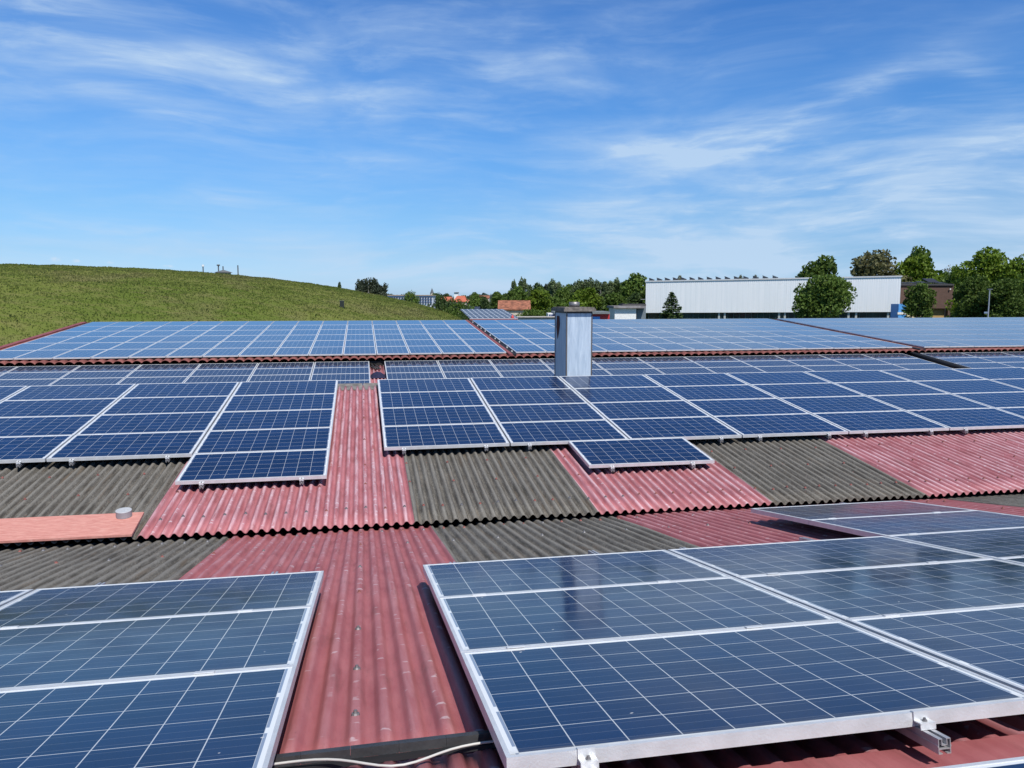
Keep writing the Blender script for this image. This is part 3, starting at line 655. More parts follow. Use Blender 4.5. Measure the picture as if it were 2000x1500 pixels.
# grass tufts over the visible side of the mound
def tuft_mat():
    m, t, p = mat('grass_blades'); g = t.new('ShaderNodeNewGeometry')
    ob = g.outputs['Position']; c = grass_col(t, ob, 1.18)
    c = t.mix(t.ramp(t.noise(ob, 7, 3), .45, .7, 0, .6), c, (.19, .195, .08))
    t.l.new(c, p.inputs['Base Color']); p.inputs['Roughness'].default_value = 1; p.inputs['Specular IOR Level'].default_value = .05
    tr = t.new('ShaderNodeBsdfTranslucent'); t.l.new(c, tr.inputs[0]); mx = t.new('ShaderNodeMixShader'); mx.inputs[0].default_value = .5
    t.l.new(p.outputs[0], mx.inputs[1]); t.l.new(tr.outputs[0], mx.inputs[2]); t.l.new(mx.outputs[0], m.node_tree.nodes['Material Output'].inputs[0])
    return m
N = 160000
r_ = 34+(RNG.random(N)**.8)*118; ph = RNG.uniform(-.58, .22, N)
gx, gy = r_*np.sin(ph), r_*np.cos(ph); gz = hill_h(gx, gy)
ok = (gz > -.2) & ~((gx > -11.4) & (gy < 46)); gx, gy, gz, r_ = gx[ok], gy[ok], gz[ok]+bumps(gx[ok], gy[ok])*.6, r_[ok]
cl_ = np.array([noise.noise(Vector((x*.25, y*.25, 0))) for x, y in zip(gx, gy)])
k = len(gx); hgt = (.03+.07*RNG.random(k)+.05*np.clip(cl_, -.3, 1))*(.8+r_/140); wd = .02+.05*RNG.random(k); wd *= (.6+r_/110)
ang = RNG.uniform(0, 2*PI, k); ax, ay = np.cos(ang)*wd, np.sin(ang)*wd; lx, ly = RNG.normal(0, .12, k)*hgt*2, RNG.normal(0, .12, k)*hgt*2
V = np.stack([np.stack([gx-ax, gy-ay, gz-.05], 1), np.stack([gx+ax, gy+ay, gz-.05], 1), np.stack([gx+lx+ax*.7, gy+ly+ay*.7, gz+hgt*.8], 1), np.stack([gx+lx*1.6, gy+ly*1.6, gz+hgt], 1), np.stack([gx+lx-ax*.8, gy+ly-ay*.8, gz+hgt*.7], 1)], 1).reshape(-1, 3)
gr = link('grass', npmesh('grass', V, np.arange(5*k).reshape(-1, 5), tuft_mat())); tag(gr, 'uneven mixed green grass covering the mound', 'grass', None, 'stuff')

def hilltop(x, y, d): p = at(x, y, d); return (p.x, p.y, float(hill_h(p.x, p.y))-.05)
M['ventw'] = plain('vent_white', (.7, .72, .74), .6); M['ventd'] = plain('vent_dark', (.10, .11, .12), .7); M['boxd'] = plain('box_black_green', (.012, .016, .014), .6)
def post(px, py, h, label, head):
    l = hilltop(px, 533, 124); top = hz(py, 124); o = empty('vent_post', l, label, 'vent post', 'vent posts on the mound top')
    b = MB(); b.cyl(0, 0, 0, top-l[2]-(.2 if head else 0), .09, 10); b.build('pipe', M['ventd'], o)
    if head:
        b = MB(); q = top-l[2]-.2
        if head == 'w': b.cyl(0, 0, q, q+.3, .2, 12, .17)
        else: b.cyl(0, 0, q, q+.10, .14, 12, .28); b.cyl(0, 0, q+.10, q+.24, .28, 12, .20)
        b.build('head', M['ventw'] if head == 'w' else M['ventd'], o)
post(397, 519, 1, 'vent post with white head, leftmost on the mound top', 'w'); post(427, 518, 1, 'vent post with flared dark head beside the low hut', 'd'); post(436, 521, 1, 'thin plain pipe rising from the low hut roof', None); post(465, 519, 1, 'plain thin post, rightmost on the mound top', None)
l = hilltop(436, 537, 123); o = empty('hut', l, 'tiny low hut with dark pitched roof sunk on the mound top', 'hut', rz=.4)
b = MB(); b.box(-1.0, 1.0, -.7, .7, 0, .42); b.build('wall', plain('hut_wall', (.32, .29, .22), .9), o)
b = MB(); b.prism([(-1.2, 0), (0, -.0), (1.2, 0)], 0, .01); b = MB()
b.hexa([(-1.25, -.9, .421), (1.25, -.9, .421), (1.25, .9, .421), (-1.25, .9, .421)], [(-.1, -.5, .80), (.1, -.5, .80), (.1, .5, .80), (-.1, .5, .80)]); b.build('roof', M['ventd'], o)
p = at(668, 601, 90.5); l = (p.x, p.y, float(hill_h(p.x, p.y))-.05); o = empty('cabinet', l, 'small black service cabinet standing alone on the grass slope', 'cabinet')
b = MB(); hh = max(.85, hz(587, 90.5)-l[2]); b.box(-.24, .24, -.2, .2, 0, hh-.06); b.build('body', M['boxd'], o); b = MB(); b.box(-.28, .28, -.24, .24, hh-.058, hh); b.build('lid', M['ventd'], o)

# ------------------------------------------------------------ trees
def leaf_mat(name, c1, c2, c3, tr=.3):
    m, t, p = mat(name); g = t.new('ShaderNodeNewGeometry'); oi = t.new('ShaderNodeObjectInfo'); tc = t.new('ShaderNodeTexCoord'); ob = tc.outputs['Object']
    c = t.mix(t.ramp(t.noise(ob, .55, 3), .35, .65), c1, c2)
    c = t.mix(t.ramp(t.noise(ob, 2.8, 3), .5, .72, 0, .75), c, c3)
    v = t.m('ADD', .82, t.m('MULTIPLY', oi.outputs['Random'], .36)); sv = t.new('ShaderNodeVectorMath', operation='SCALE'); t.l.new(c, sv.inputs[0]); t.l.new(v, sv.inputs['Scale']); c = sv.outputs[0]
    t.l.new(c, p.inputs['Base Color']); p.inputs['Roughness'].default_value = .6; p.inputs['Specular IOR Level'].default_value = .25
    tb = t.new('ShaderNodeBsdfTranslucent'); t.l.new(c, tb.inputs[0]); mx = t.new('ShaderNodeMixShader'); mx.inputs[0].default_value = tr
    t.l.new(p.outputs[0], mx.inputs[1]); t.l.new(tb.outputs[0], mx.inputs[2]); t.l.new(mx.outputs[0], m.node_tree.nodes['Material Output'].inputs[0])
    return m
L = {'mid': leaf_mat('leaf_mid', (.075, .130, .020), (.105, .165, .028), (.15, .21, .045)),
     'dark': leaf_mat('leaf_dark', (.045, .082, .024), (.068, .108, .030), (.095, .135, .040)),
     'bright': leaf_mat('leaf_bright', (.105, .175, .012), (.145, .215, .018), (.19, .26, .035)),
     'olive': leaf_mat('leaf_olive', (.120, .125, .050), (.155, .150, .066), (.20, .18, .09)),
     'birch': leaf_mat('leaf_birch', (.105, .150, .060), (.14, .185, .080), (.18, .22, .11)),
     'needle': leaf_mat('leaf_needle', (.040, .070, .020), (.060, .095, .026), (.085, .12, .04), .15),
     'pine': leaf_mat('leaf_pine', (.040, .054, .034), (.055, .070, .042), (.07, .08, .05), .15),
     'bare': leaf_mat('leaf_grey', (.17, .17, .14), (.21, .205, .17), (.25, .24, .2))}
M['bark'] = plain('bark', (.075, .06, .048), .95, 0, .3, 3); M['birchbark'] = plain('pale_bark', (.35, .34, .32), .9, 0, .4, 2)
def leaves(P_, size, out, mats):            # P_ (n,3) leaf-clump centres, out (n,3) outward directions
    n = len(P_); a = RNG.normal(size=(n, 3))+out*.55; a /= np.linalg.norm(a, axis=1)[:, None]
    u = np.cross(a, RNG.normal(size=(n, 3))); u /= np.linalg.norm(u, axis=1)[:, None]; v = np.cross(a, u)
    s = (size*RNG.uniform(.5, 1.25, n))[:, None]; s2 = s*RNG.uniform(.45, .9, (n, 1))
    V = np.stack([P_-u*s, P_-v*s2*.8+u*s*.1, P_+u*s, P_+v*s2], 1).reshape(-1, 3)
    return V, np.arange(4*n).reshape(-1, 4)
def lump_crown(h, w_, base, nl, nleaf, leafsize, seed, flat=1., round_=False):
    rg = np.random.default_rng(seed); H = h-base; pts = []; outs = []
    lobes = []
    for i in range(nl):
        t = (i+.5)/nl; z = base+H*(.08+.86*t); env = math.sin(PI*min(1, (.12+.86*t)**(.85 if not round_ else .9)))**.55 if not round_ else math.sqrt(max(.05, 1-(2*t-1)**2*.85))
        a = rg.uniform(0, 2*PI); rad = w_/2*env*(rg.uniform(.25, .72) if not round_ else rg.uniform(.45, .66)); rr = w_*rg.uniform(.15, .24)*(1 if t < .85 else .8)
        if t > .9: rad *= .4 if not round_ else .8
        lobes.append((rad*cos(a), rad*sin(a), min(z, h-rr*.7), rr))
    lobes.append((0, 0, base+H*.45, w_*.30)); lobes.append((0, 0, base+H*.70, w_*.24))
    tot = sum(l[3]**2 for l in lobes)
    for cx, cy, cz, rr in lobes:
        k = int(nleaf*rr*rr/tot); d = rg.normal(size=(k, 3)); d /= np.linalg.norm(d, axis=1)[:, None]
        # sub-clumps on the lobe give dark gaps between
        nn = np.array([noise.noise(Vector((q[0]*2.4+cx, q[1]*2.4+cy, q[2]*2.4+cz))) for q in d])
        keep = nn > -.22; d = d[keep]; nn = nn[keep]
        rad = rr*(.80+.34*nn+.16*rg.random(len(d)))*(1-.45*(rg.random(len(d)) < .15))
        p = np.stack([cx+d[:, 0]*rad, cy+d[:, 1]*rad, cz+d[:, 2]*rad*flat], 1); pts.append(p); outs.append(d)
    return np.concatenate(pts), np.concatenate(outs), lobes
def fit(V, w_, h):                          # bring the foliage to its nominal width and top
    q = np.percentile(np.abs(V[:, :2]), 99.2); V[:, :2] *= (w_/2)/q; t = np.percentile(V[:, 2], 99.8); V[:, 2] *= h/t; return V
def tree_proto(kind, seed, h=10., w_=8., base=1.6, nl=16, nleaf=5200, leafsize=.34, leaf='mid', bark='bark', round_=False, flat=.85):
    p, o, lobes = lump_crown(h, w_, base, nl, nleaf, leafsize, seed, flat, round_)
    V, Q = leaves(p, leafsize, o, None); V = fit(V, w_, h); cm = npmesh('crown', V, Q, L[leaf])
    b = MB(); tr = .16+.018*h; b.tube([(0, 0, -.3), (.05, 0, h*.25), (-.08, .05, h*.55), (0, 0, h*.82)], [tr, tr*.75, tr*.45, tr*.15], 9)
    for cx, cy, cz, rr in lobes[:nl:2]: b.tube([(0, 0, max(base*.8, cz-rr-h*.12)), (cx*.5, cy*.5, cz-rr*.55), (cx, cy, cz+rr*.2)], [tr*.38, tr*.22, tr*.06], 6)
    return cm, b.data('trunk', M[bark]), h, w_
def birch_proto(seed, leaf='birch'):
    rg = np.random.default_rng(seed); h = 12.; pts = []; outs = []
    for i in range(70):
        t = rg.random(); z = 1.6+t*10.0; R = 2.3*math.sin(PI*(.18+.68*t))**.6*rg.uniform(.3, 1); a = rg.uniform(0, 2*PI); rr = rg.uniform(.55, 1.15)
        d = rg.normal(size=(120, 3)); d /= np.linalg.norm(d, axis=1)[:, None]; r = rr*rg.random(120)**.4
        pts.append(np.stack([R*cos(a)+d[:, 0]*r*.7, R*sin(a)+d[:, 1]*r*.7, z+d[:, 2]*r*1.4], 1)); outs.append(d)
    p = np.concatenate(pts); V, Q = leaves(p, .24, np.concatenate(outs), None); V = fit(V, 5.2, h); cm = npmesh('crown', V, Q, L[leaf])
    b = MB(); b.tube([(0, 0, -.3), (.1, 0, 4), (-.05, .05, 8), (0, 0, 11.6)], [.2, .15, .09, .02], 8)
    for k in range(10):
        z = 3+k*.8; a = k*2.4; b.tube([(0, 0, z), (cos(a)*.8, sin(a)*.8, z+.9), (cos(a)*1.5, sin(a)*1.5, z+1.3)], [.06, .04, .015], 5)
    return cm, b.data('trunk', M['birchbark']), h, 5.2
def spruce_proto(seed, leaf='needle', h=10., w_=5.2, tiers=26, k0=120):
    rg = np.random.default_rng(seed); pts = []; outs = []
    b = MB(); b.tube([(0, 0, -.3), (0, 0, h*.5), (0, 0, h)], [.2, .11, .015], 8)
    for i in range(tiers):
        t = i/(tiers-1); z = .5+(h-.9)*t**.92; R = w_/2*(1-t)**.85+.12; nb = int(9+9*(1-t))
        for j in range(nb):
            a = rg.uniform(0, 2*PI); Rj = R*rg.uniform(.72, 1.12); n = int(12+k0*.42*(1-t))
            s = rg.random(n)**.6; wv_ = .12+.22*(1-s)*(1-t)
            x = s*Rj; y = rg.normal(size=n)*wv_*.8; zz = z-.30*s*R*.55+.14*s**2*R+rg.normal(size=n)*.05-abs(rg.normal(size=n))*.10*(1-t)
            pts.append(np.stack([x*cos(a)-y*sin(a), x*sin(a)+y*cos(a), zz], 1)); outs.append(np.tile([cos(a)*.3, sin(a)*.3, .8], (n, 1)))
            if j % 3 == 0: b.tube([(0, 0, z+.02), (cos(a)*Rj*.9, sin(a)*Rj*.9, z-.1*R)], [.03, .008], 4)
    p = np.concatenate(pts); V, Q = leaves(p, .17 if leaf == 'needle' else .24, np.concatenate(outs), None)
    return npmesh('crown', V, Q, L[leaf]), b.data('trunk', M['bark']), h, w_
PR = {'dark': [tree_proto('d', s, leaf='dark') for s in (11, 12)], 'mid': [tree_proto('m', s, leaf='mid') for s in (21, 22, 23)],
      'bright': [tree_proto('b', s, leaf='bright', nleaf=6500) for s in (31, 32)], 'olive': [tree_proto('o', 41, leaf='olive', nleaf=6500, leafsize=.26)],
      'birch': [birch_proto(s) for s in (51, 52)], 'spruce': [spruce_proto(61)], 'pine': [birch_proto(s, 'pine') for s in (71, 72)],
      'small': [tree_proto('q', 83, h=10, w_=7, base=3.6, nl=12, nleaf=6500, leafsize=.26, leaf='mid', round_=True, flat=.95)],
      'round': [tree_proto('r', 81, h=10, w_=9.4, base=3.4, nl=22, nleaf=15000, leafsize=.25, leaf='mid', round_=True, flat=.95)],
      'bush': [tree_proto('u', s, h=10, w_=11, base=.2, nl=18, nleaf=6000, leafsize=.3, leaf='mid', flat=.9) for s in (91, 92)],
      'bushdark': [tree_proto('u', s, h=10, w_=11, base=.2, nl=18, nleaf=6000, leafsize=.3, leaf='dark', flat=.9) for s in (93,)],
      'greyish': [tree_proto('g', 95, leaf='bare', nleaf=2400, leafsize=.2)], 'big': [tree_proto('B', s, h=16, w_=13, base=1.0, nl=30, nleaf=19000, leafsize=.30, leaf='bright') for s in (97, 98)],
      'bigmid': [tree_proto('B', s, h=16, w_=13, base=.6, nl=30, nleaf=17000, leafsize=.30, leaf='mid') for s in (99,)]}
def tree(px, wpx, ytop, d, kind, label, group=None, name=None, z0=0., var=0):
    cm, tm, h, w_ = PR[kind][var % len(PR[kind])]
    p = at(px, 584, d); H = hz(ytop, d)-z0; W = wpx/F*d
    o = empty(name or {'spruce': 'spruce_tree', 'pine': 'conifer_tree', 'birch': 'birch_tree', 'bush': 'bush', 'bushdark': 'bush'}.get(kind, 'leafy_tree'), (p.x, p.y, z0), label, 'bush' if kind.startswith('bush') else 'tree', group, rz=random.uniform(0, 6.28))
    o.scale = (W/w_*1.03, W/w_*1.03, H/h)
    link('crown', cm, o); link('trunk', tm, o); return o
tree(1606, 101, 539, 140, 'round', 'dense round green tree standing in front of the white hall', name='leafy_tree')
tree(1606, 86, 503, 205, 'mid', 'green treetop rising behind the white hall above the round tree', var=1)
tree(1706, 118, 492, 215, 'olive', 'brownish olive treetop behind the right end of the white hall')
tree(1790, 96, 500, 214, 'bright', 'broad bright green tree behind the brown building')
tree(1792, 60, 484, 228, 'mid', 'taller pale green treetop peeking above the bright tree behind brown building')
tree(1794, 62, 554, 140, 'small', 'small tree standing in front of the brown building')
tree(1312, 86, 568, 120, 'spruce', 'dark pointed spruce in front of the left part of white hall')
tree(1925, 108, 488, 152, 'big', 'tallest yellow-green tree right of the brown building')
tree(1990, 100, 503, 146, 'big', 'green tree cropped by the right photo edge', var=1)
tree(1905, 84, 540, 138, 'bigmid', 'dark green lower tree right beside the brown building')
tree(1965, 96, 546, 132, 'bigmid', 'dark green lower tree behind the lamp post')
tree(1868, 60, 528, 190, 'mid', 'mid green tree filling the gap left of the tallest tree', var=1)
tree(1838, 50, 532, 225, 'mid', 'low green treetop just above the brown building roof')
tree(2040, 110, 520, 140, 'bigmid', 'green tree mostly beyond the right photo edge')
tree(1852, 48, 520, 235, 'greyish', 'thin greyish tree behind the brown building roof')
tree(1873, 46, 527, 230, 'mid', 'small olive green tree between grey tree and tallest tree', var=2)
tree(1326, 22, 540, 215, 'olive', 'tiny treetop showing above left part of white hall roof'); tree(1446, 20, 539, 215, 'olive', 'tiny left treetop of a pair above middle of white hall roof'); tree(1474, 20, 539, 216, 'olive', 'tiny right treetop of a pair above middle of white hall roof')
G = 'trees of the wood between chimney and white hall'
for k, (px, wp, yt, d, kd, lb) in enumerate([
    (1243, 62, 535, 200, 'mid', 'tall tree touching the left end of the white hall'),
    (1214, 46, 553, 205, 'dark', 'darker tree second left of the white hall'),
    (1197, 34, 546, 208, 'birch', 'pale birch left of the white hall behind annex'),
    (1173, 42, 550, 204, 'birch', 'pale birch right of the chimney'),
    (1143, 40, 546, 206, 'birch', 'birch with feathery top just right of chimney top'),
    (1150, 66, 562, 175, 'bright', 'bright green tree directly behind the chimney cap'),
    (1200, 60, 572, 172, 'mid', 'lower green tree behind the red low building'),
    (1128, 30, 549, 210, 'birch', 'narrow birch right above the chimney flue'),
    (1086, 34, 548, 206, 'birch', 'birch just left of the chimney'),
    (1100, 50, 562, 196, 'mid', 'mid green tree immediately behind chimney left side'),
    (1074, 18, 554, 222, 'pine', 'narrow dark conifer left of the chimney birch'),
    (1063, 22, 556, 224, 'pine', 'dark conifer in the middle of the wood skyline'),
    (1050, 30, 553, 222, 'dark', 'dark rounded tree on the wood skyline'),
    (1048, 58, 566, 150, 'bright', 'large bright tree right of the old brick-roofed house'),
    (1082, 54, 580, 160, 'mid', 'green tree between bright tree and chimney'),
    (1035, 26, 557, 218, 'dark', 'small dark tree left of rounded dark one'),
    (1022, 24, 545, 205, 'birch', 'tallest birch at the left end of the wood'),
    (1004, 16, 549, 206, 'birch', 'slim birch at the extreme left of the wood'),
    (1012, 44, 560, 200, 'mid', 'leafy tree under the two leftmost birches'),
    (970, 42, 571, 185, 'mid', 'rounded green tree left of the brick-roofed house'),
    (948, 30, 580, 180, 'dark', 'darker low tree left of the brick-roofed house'),
    (990, 30, 573, 210, 'dark', 'dark tree behind the brick-roofed house'),
    (1240, 50, 572, 185, 'dark', 'dark tree behind the white annex roof'),
    (1120, 60, 585, 168, 'bright', 'low bright tree hidden mostly by the chimney'),
    (1158, 34, 554, 214, 'mid', 'green tree in the skyline gap between the two right-hand birches'),
    (1184, 40, 556, 214, 'mid', 'green tree in the skyline gap behind the pale birch'),
    (1228, 40, 548, 212, 'mid', 'green tree in the skyline next to the tallest tree by white hall'),
    (1112, 40, 556, 216, 'mid', 'green tree in the skyline gap just right of chimney flue'),
    (1055, 44, 562, 212, 'mid', 'green tree under the dark conifers of the wood'),
    (1000, 40, 568, 196, 'mid', 'green tree right behind the brick-roofed house ridge'),
    (930, 34, 578, 190, 'mid', 'low green tree right of the orange roofs'),
    (1078, 36, 557, 214, 'dark', 'dark tree in the skyline between conifer and chimney birch')]):
    tree(px, wp, yt, d, kd, lb, G, var=k)
tree(1035, 70, 604, 118, 'bush', 'low green bush right of the dark shed roof', name='bush'); tree(1075, 50, 602, 120, 'bush', 'low green bush just left of the red low building', var=1)
tree(858, 52, 574, 128, 'bushdark', 'dark green bush behind the mound flank, left of two'); tree(893, 62, 586, 122, 'bush', 'green bush behind the mound flank, right of two', var=1); tree(908, 34, 597, 116, 'bushdark', 'small dark bush at the right foot of the mound')
tree(882, 36, 583, 126, 'bushdark', 'dark bush between the two larger bushes at the mound flank')
tree(803, 44, 570, 150, 'bush', 'pale round willow bush behind the mound edge in front of town', var=0)
tree(704, 30, 549, 160, 'pine', 'left conifer of the dark group behind the mound', 'conifers behind the mound'); tree(720, 36, 545, 161, 'pine', 'tallest conifer of the dark group behind the mound', 'conifers behind the mound', var=1)
tree(732, 28, 549, 163, 'pine', 'conifer behind the gap of the dark group at the mound', 'conifers behind the mound'); tree(743, 34, 553, 160, 'pine', 'right conifer of the dark group behind the mound', 'conifers behind the mound', var=1)
tree(663, 16, 552, 165, 'dark', 'tiny treetop peeking over the mound left of conifers')
for k, (px, wp, yt) in enumerate([(927, 22, 571), (872, 20, 573), (905, 26, 577), (940, 24, 578), (985, 30, 574), (775, 30, 577), (850, 26, 573)]):
    tree(px, wp, yt, 420, 'dark' if k % 2 else 'mid', 'small distant tree %s in the town' % ['right of the white tower', 'left of orange roof', 'behind the orange roof', 'right of the orange roof', 'behind brick-roofed house', 'behind the grey apartment block left end', 'beside the church spire'][k], 'distant trees in the town', var=k)
# far-off woods on the horizon
nf = 9000; fx = RNG.uniform(-.28, .72, nf); fd = RNG.uniform(900, 1300, nf); fp = np.stack([fd*np.sin(fx), fd*np.cos(fx), np.zeros(nf)], 1)
top = np.array([11+5*noise.noise(Vector((a*22, 0, 0)))+4*noise.noise(Vector((a*90, 3, 0))) for a in fx]); fp[:, 2] = top*RNG.random(nf)**.5
V, Q = leaves(fp, 3.2, np.zeros((nf, 3)), None); o = link('woods', npmesh('woods', V, Q, leaf_mat('leaf_far', (.07, .10, .07), (.09, .115, .085), (.11, .13, .10)))); tag(o, 'thin dark line of far-off woods along the horizon', 'woods', None, 'stuff')

# ------------------------------------------------------------ white hall
def hall_mat():
    m, t, p = mat('white_sheet_cladding'); tc = t.new('ShaderNodeTexCoord'); ob = tc.outputs['Object']
    s = t.new('ShaderNodeSeparateXYZ'); t.l.new(ob, s.inputs[0])
    n = t.noise(t.scale(ob, (1.3, 1.3, .06)), 1.2, 6, .7); c = t.mix(t.ramp(n, .3, .7), (.84, .87, .88), (.93, .94, .94))
    r = t.m('FRACT', t.m('MULTIPLY', s.outputs[0], .9)); c = t.mix(t.m('MULTIPLY', t.m('LESS_THAN', r, .18), .07), c, (.45, .50, .52))
    r2 = t.m('FRACT', t.m('MULTIPLY', s.outputs[0], 3.6)); c = t.mix(t.m('MULTIPLY', t.m('LESS_THAN', r2, .3), .07), c, (.50, .55, .57)); t.l.new(c, p.inputs['Base Color']); p.inputs['Roughness'].default_value = .5
    return m
pl, pr_ = at(1261, 584, 178), at(1758, 584, 157); pl.z = pr_.z = 0; dv = pr_-pl; Lh = dv.length; ang = math.atan2(dv.y, dv.x)
hall = empty('white_hall', pl, 'large white metal-clad hall with solar racks on its roof', 'building', rz=ang)
zT = (HC+3.83, HC+4.35); zB = (HC-3.10, HC-2.55); D_ = 24
b = MB(); nx = 120
def zl(pair, x): return pair[0]+(pair[1]-pair[0])*x/Lh
for k in range(nx):                         # corrugated front, then plain sides
    a_, b_ = Lh*k/nx, Lh*(k+1)/nx; o1 = 0 if k % 2 else .06
    mm = a_+(b_-a_)*.6
    for (u0, u1, q0, q1) in ((a_, mm, 0, 0), (mm, b_, .02, .02)):
        b.quad((u0, q0, zl(zB, u0)), (u1, q1, zl(zB, u1)), (u1, q1, zl(zT, u1)), (u0, q0, zl(zT, u0)))
b.quad((0, D_, zB[0]), (0, 0, zB[0]), (0, 0, zT[0]), (0, D_, zT[0])); b.quad((Lh, 0, zB[1]), (Lh, D_, zB[1]), (Lh, D_, zT[1]), (Lh, 0, zT[1])); b.quad((Lh, D_, zB[1]), (0, D_, zB[0]), (0, D_, zT[0]), (Lh, D_, zT[1]))
b.quad((0, .06, zB[0]), (0, D_, zB[0]), (Lh, D_, zB[1]), (Lh, .06, zB[1]))
b.build('upper_wall', hall_mat(), hall)
b = MB(); b.hexa([(-.2, -.15, zT[0]), (Lh+.2, -.15, zT[1]), (Lh+.2, D_+.2, zT[1]), (-.2, D_+.2, zT[0])], [(-.2, -.15, zT[0]+.28), (Lh+.2, -.15, zT[1]+.28), (Lh+.2, D_+.2, zT[1]+.28), (-.2, D_+.2, zT[0]+.28)]); b.build('roof', plain('hall_roof', (.60, .61, .62), .6), hall)
M['winband'] = plain('green_window_band', (.018, .040, .036), .12, 0, .5, .5); M['mull'] = plain('pale_mullion', (.45, .48, .46), .6)
b = MB(); b.hexa([(.3, .6, 0), (Lh-.3, .6, 0), (Lh-.3, D_-.3, 0), (.3, D_-.3, 0)], [(.3, .6, zB[0]-.01), (Lh-.3, .6, zB[1]-.01), (Lh-.3, D_-.3, zB[1]-.01), (.3, D_-.3, zB[0]-.01)]); wb = b.build('window_band', M['winband'], hall)
for px in (1425, 1437, 1546, 1557, 1673, 1686, 1740):
    u = (px-1261)/(1758-1261); u = u*157/(157+(178-157)*(1-u))*1.0; x = Lh*u*1.0+ (Lh*.06*u*(1-u)); q = MB(); q.box(x-.2, x+.2, .35, .597, 0, zl(zB, x)-.02); q.build('mullion', M['mull'], wb)
for x in np.arange(.6, Lh-.5, 1.25): 
    q = MB(); q.box(x-.04, x+.04, .52, .598, 0, zl(zB, x)-.02); q.build('window_bar', plain('bar', (.05, .09, .08), .5) if 'bar' not in M else M['bar'], wb)
    if 'bar' not in M: M['bar'] = bpy.data.materials['bar']
q = MB(); q.box(-1.2, -.01, .2, .35, HC-.1, HC); q.build('bracket', M['mull'], hall)
# tilted solar racks on the hall roof
M['rackp'] = plain('dark_panel', (.025, .028, .04), .6); k = 0
for i in range(16):
    px = 1272+19.3*i if i < 15 else 1640; u = (px-1261)/497.; x = Lh*u*(1-.12*(1-u)); z = zl(zT, x)+.281
    if 1335 < px < 1340: continue
    o = empty('solar_rack', hall.matrix_world @ Vector((x, .6, z)) if False else (pl+Vector((cos(ang)*x-sin(ang)*1.0, sin(ang)*x+cos(ang)*1.0, z))), 'small dark tilted solar rack on white hall roof edge, %s from the left end' % ORD[i], 'solar rack', 'tilted solar racks on the white hall roof', rz=ang)
    b = MB(); b.hexa([(-.65, 0, .55), (.45, 0, .12), (.45, 1.2, .12), (-.65, 1.2, .55)], [(-.62, 0, .64), (.48, 0, .21), (.48, 1.2, .21), (-.62, 1.2, .64)]); b.build('panel', M['rackp'], o)
    b = MB(); b.poly([(-.6, .2, 0), (.4, .2, 0), (.4, .2, .12), (-.6, .2, .50)]); b.poly([(-.6, 1.0, 0), (.4, 1.0, 0), (.4, 1.0, .12), (-.6, 1.0, .50)]); b.box(-.6, .4, .21, .27, 0, .05); b.box(-.6, .4, .95, .99, 0, .05); b.build('stand', M['ventd'], o)

def pxbox(o_, d, x0, x1, yt, yb, depth, mb, skew=0., mi=0):     # a block facing the camera-side yard, located by survey bearings
    a = at(x0, 584, d); b_ = at(x1, 584, d+skew); zt = hz(yt, d); zb_ = 0 if yb is None else hz(yb, d)
    n = Vector((-(b_.y-a.y), b_.x-a.x, 0)).normalized()*depth
    q = [a, b_, b_+n, a+n]; loc = Vector(o_.location)
    mb.hexa([(v.x-loc.x, v.y-loc.y, zb_) for v in q], [(v.x-loc.x, v.y-loc.y, zt) for v in q], mi)
M['whitew'] = plain('white_wall', (.78, .78, .76), .8); M['flatroof'] = plain('flat_grey_roof', (.24, .22, .22), .9, 0, .3, 1); M['greyw'] = plain('grey_wall', (.15, .18, .20), .6)
def bld(name, px, d, label): p = at(px, 584, d); return empty(name, (p.x, p.y, 0), label, 'building')
an_ = bld('annex', 1225, 150, 'low white annex with flat roof left of the white hall')
b = MB(); pxbox(an_, 150, 1201, 1243, 602, None, 9, b); b.build('wall', M['whitew'], an_)
b = MB(); pxbox(an_, 151.2, 1244.5, 1262, 600, None, 7, b); b.build('side_wall', M['greyw'], an_)
b = MB(); pxbox(an_, 149.3, 1199, 1262, 597.5, 601.7, 11, b); b.build('roof', M['flatroof'], an_)
b = MB(); pxbox(an_, 156, 1216, 1262, 593.5, 597.3, 6, b); b.build('upper_roof', plain('dark_roof', (.07, .065, .065), .9), an_)
rb = bld('low_building', 1130, 105, 'low building with red and blue wall seen behind the chimney')
M['redw'] = plain('red_wall', (.55, .035, .03), .5); M['bluew'] = plain('blue_wall', (.10, .36, .80), .5)
b = MB(); pxbox(rb, 105, 1084, 1191, 613.0, None, 6, b); b.build('wall', M['redw'], rb)
b = MB(); pxbox(rb, 104.7, 1150, 1172, 618, None, .25, b); b.build('blue_panel', M['bluew'], rb)
b = MB(); pxbox(rb, 104, 1082, 1192, 608.5, 612.9, 8, b); b.build('roof', plain('slate_roof', (.16, .18, .18), .8), rb)
wn_ = MB(); pxbox(rb, 104.8, 1071, 1084, 612, None, 6, wn_); win = wn_.build('window_wall', M['whitew'], rb)
for q_ in (1073, 1077, 1081): 
    b = MB(); pxbox(rb, 104.6, q_, q_+2.6, 613.5, 620, .15, b); b.build('window', plain('blue_glass', (.05, .08, .22), .2) if q_ == 1073 else bpy.data.materials['blue_glass'], rb)
bb_ = bld('brown_building', 1810, 165, 'brown clad building with tan ground floor right of the white hall')
M['brown'] = plain('brown_cladding', (.105, .060, .045), .8, 0, .12, 2); M['tan'] = plain('tan_wall', (.42, .28, .11), .8)
b = MB(); pxbox(bb_, 165, 1755, 1861, 558, 602, 22, b); b.build('upper_wall', M['brown'], bb_)
b = MB(); pxbox(bb_, 164.7, 1753, 1862, 554.5, 557.9, 23, b); b.build('roof_edge', plain('roof_edge_dark', (.05, .05, .055), .7), bb_)
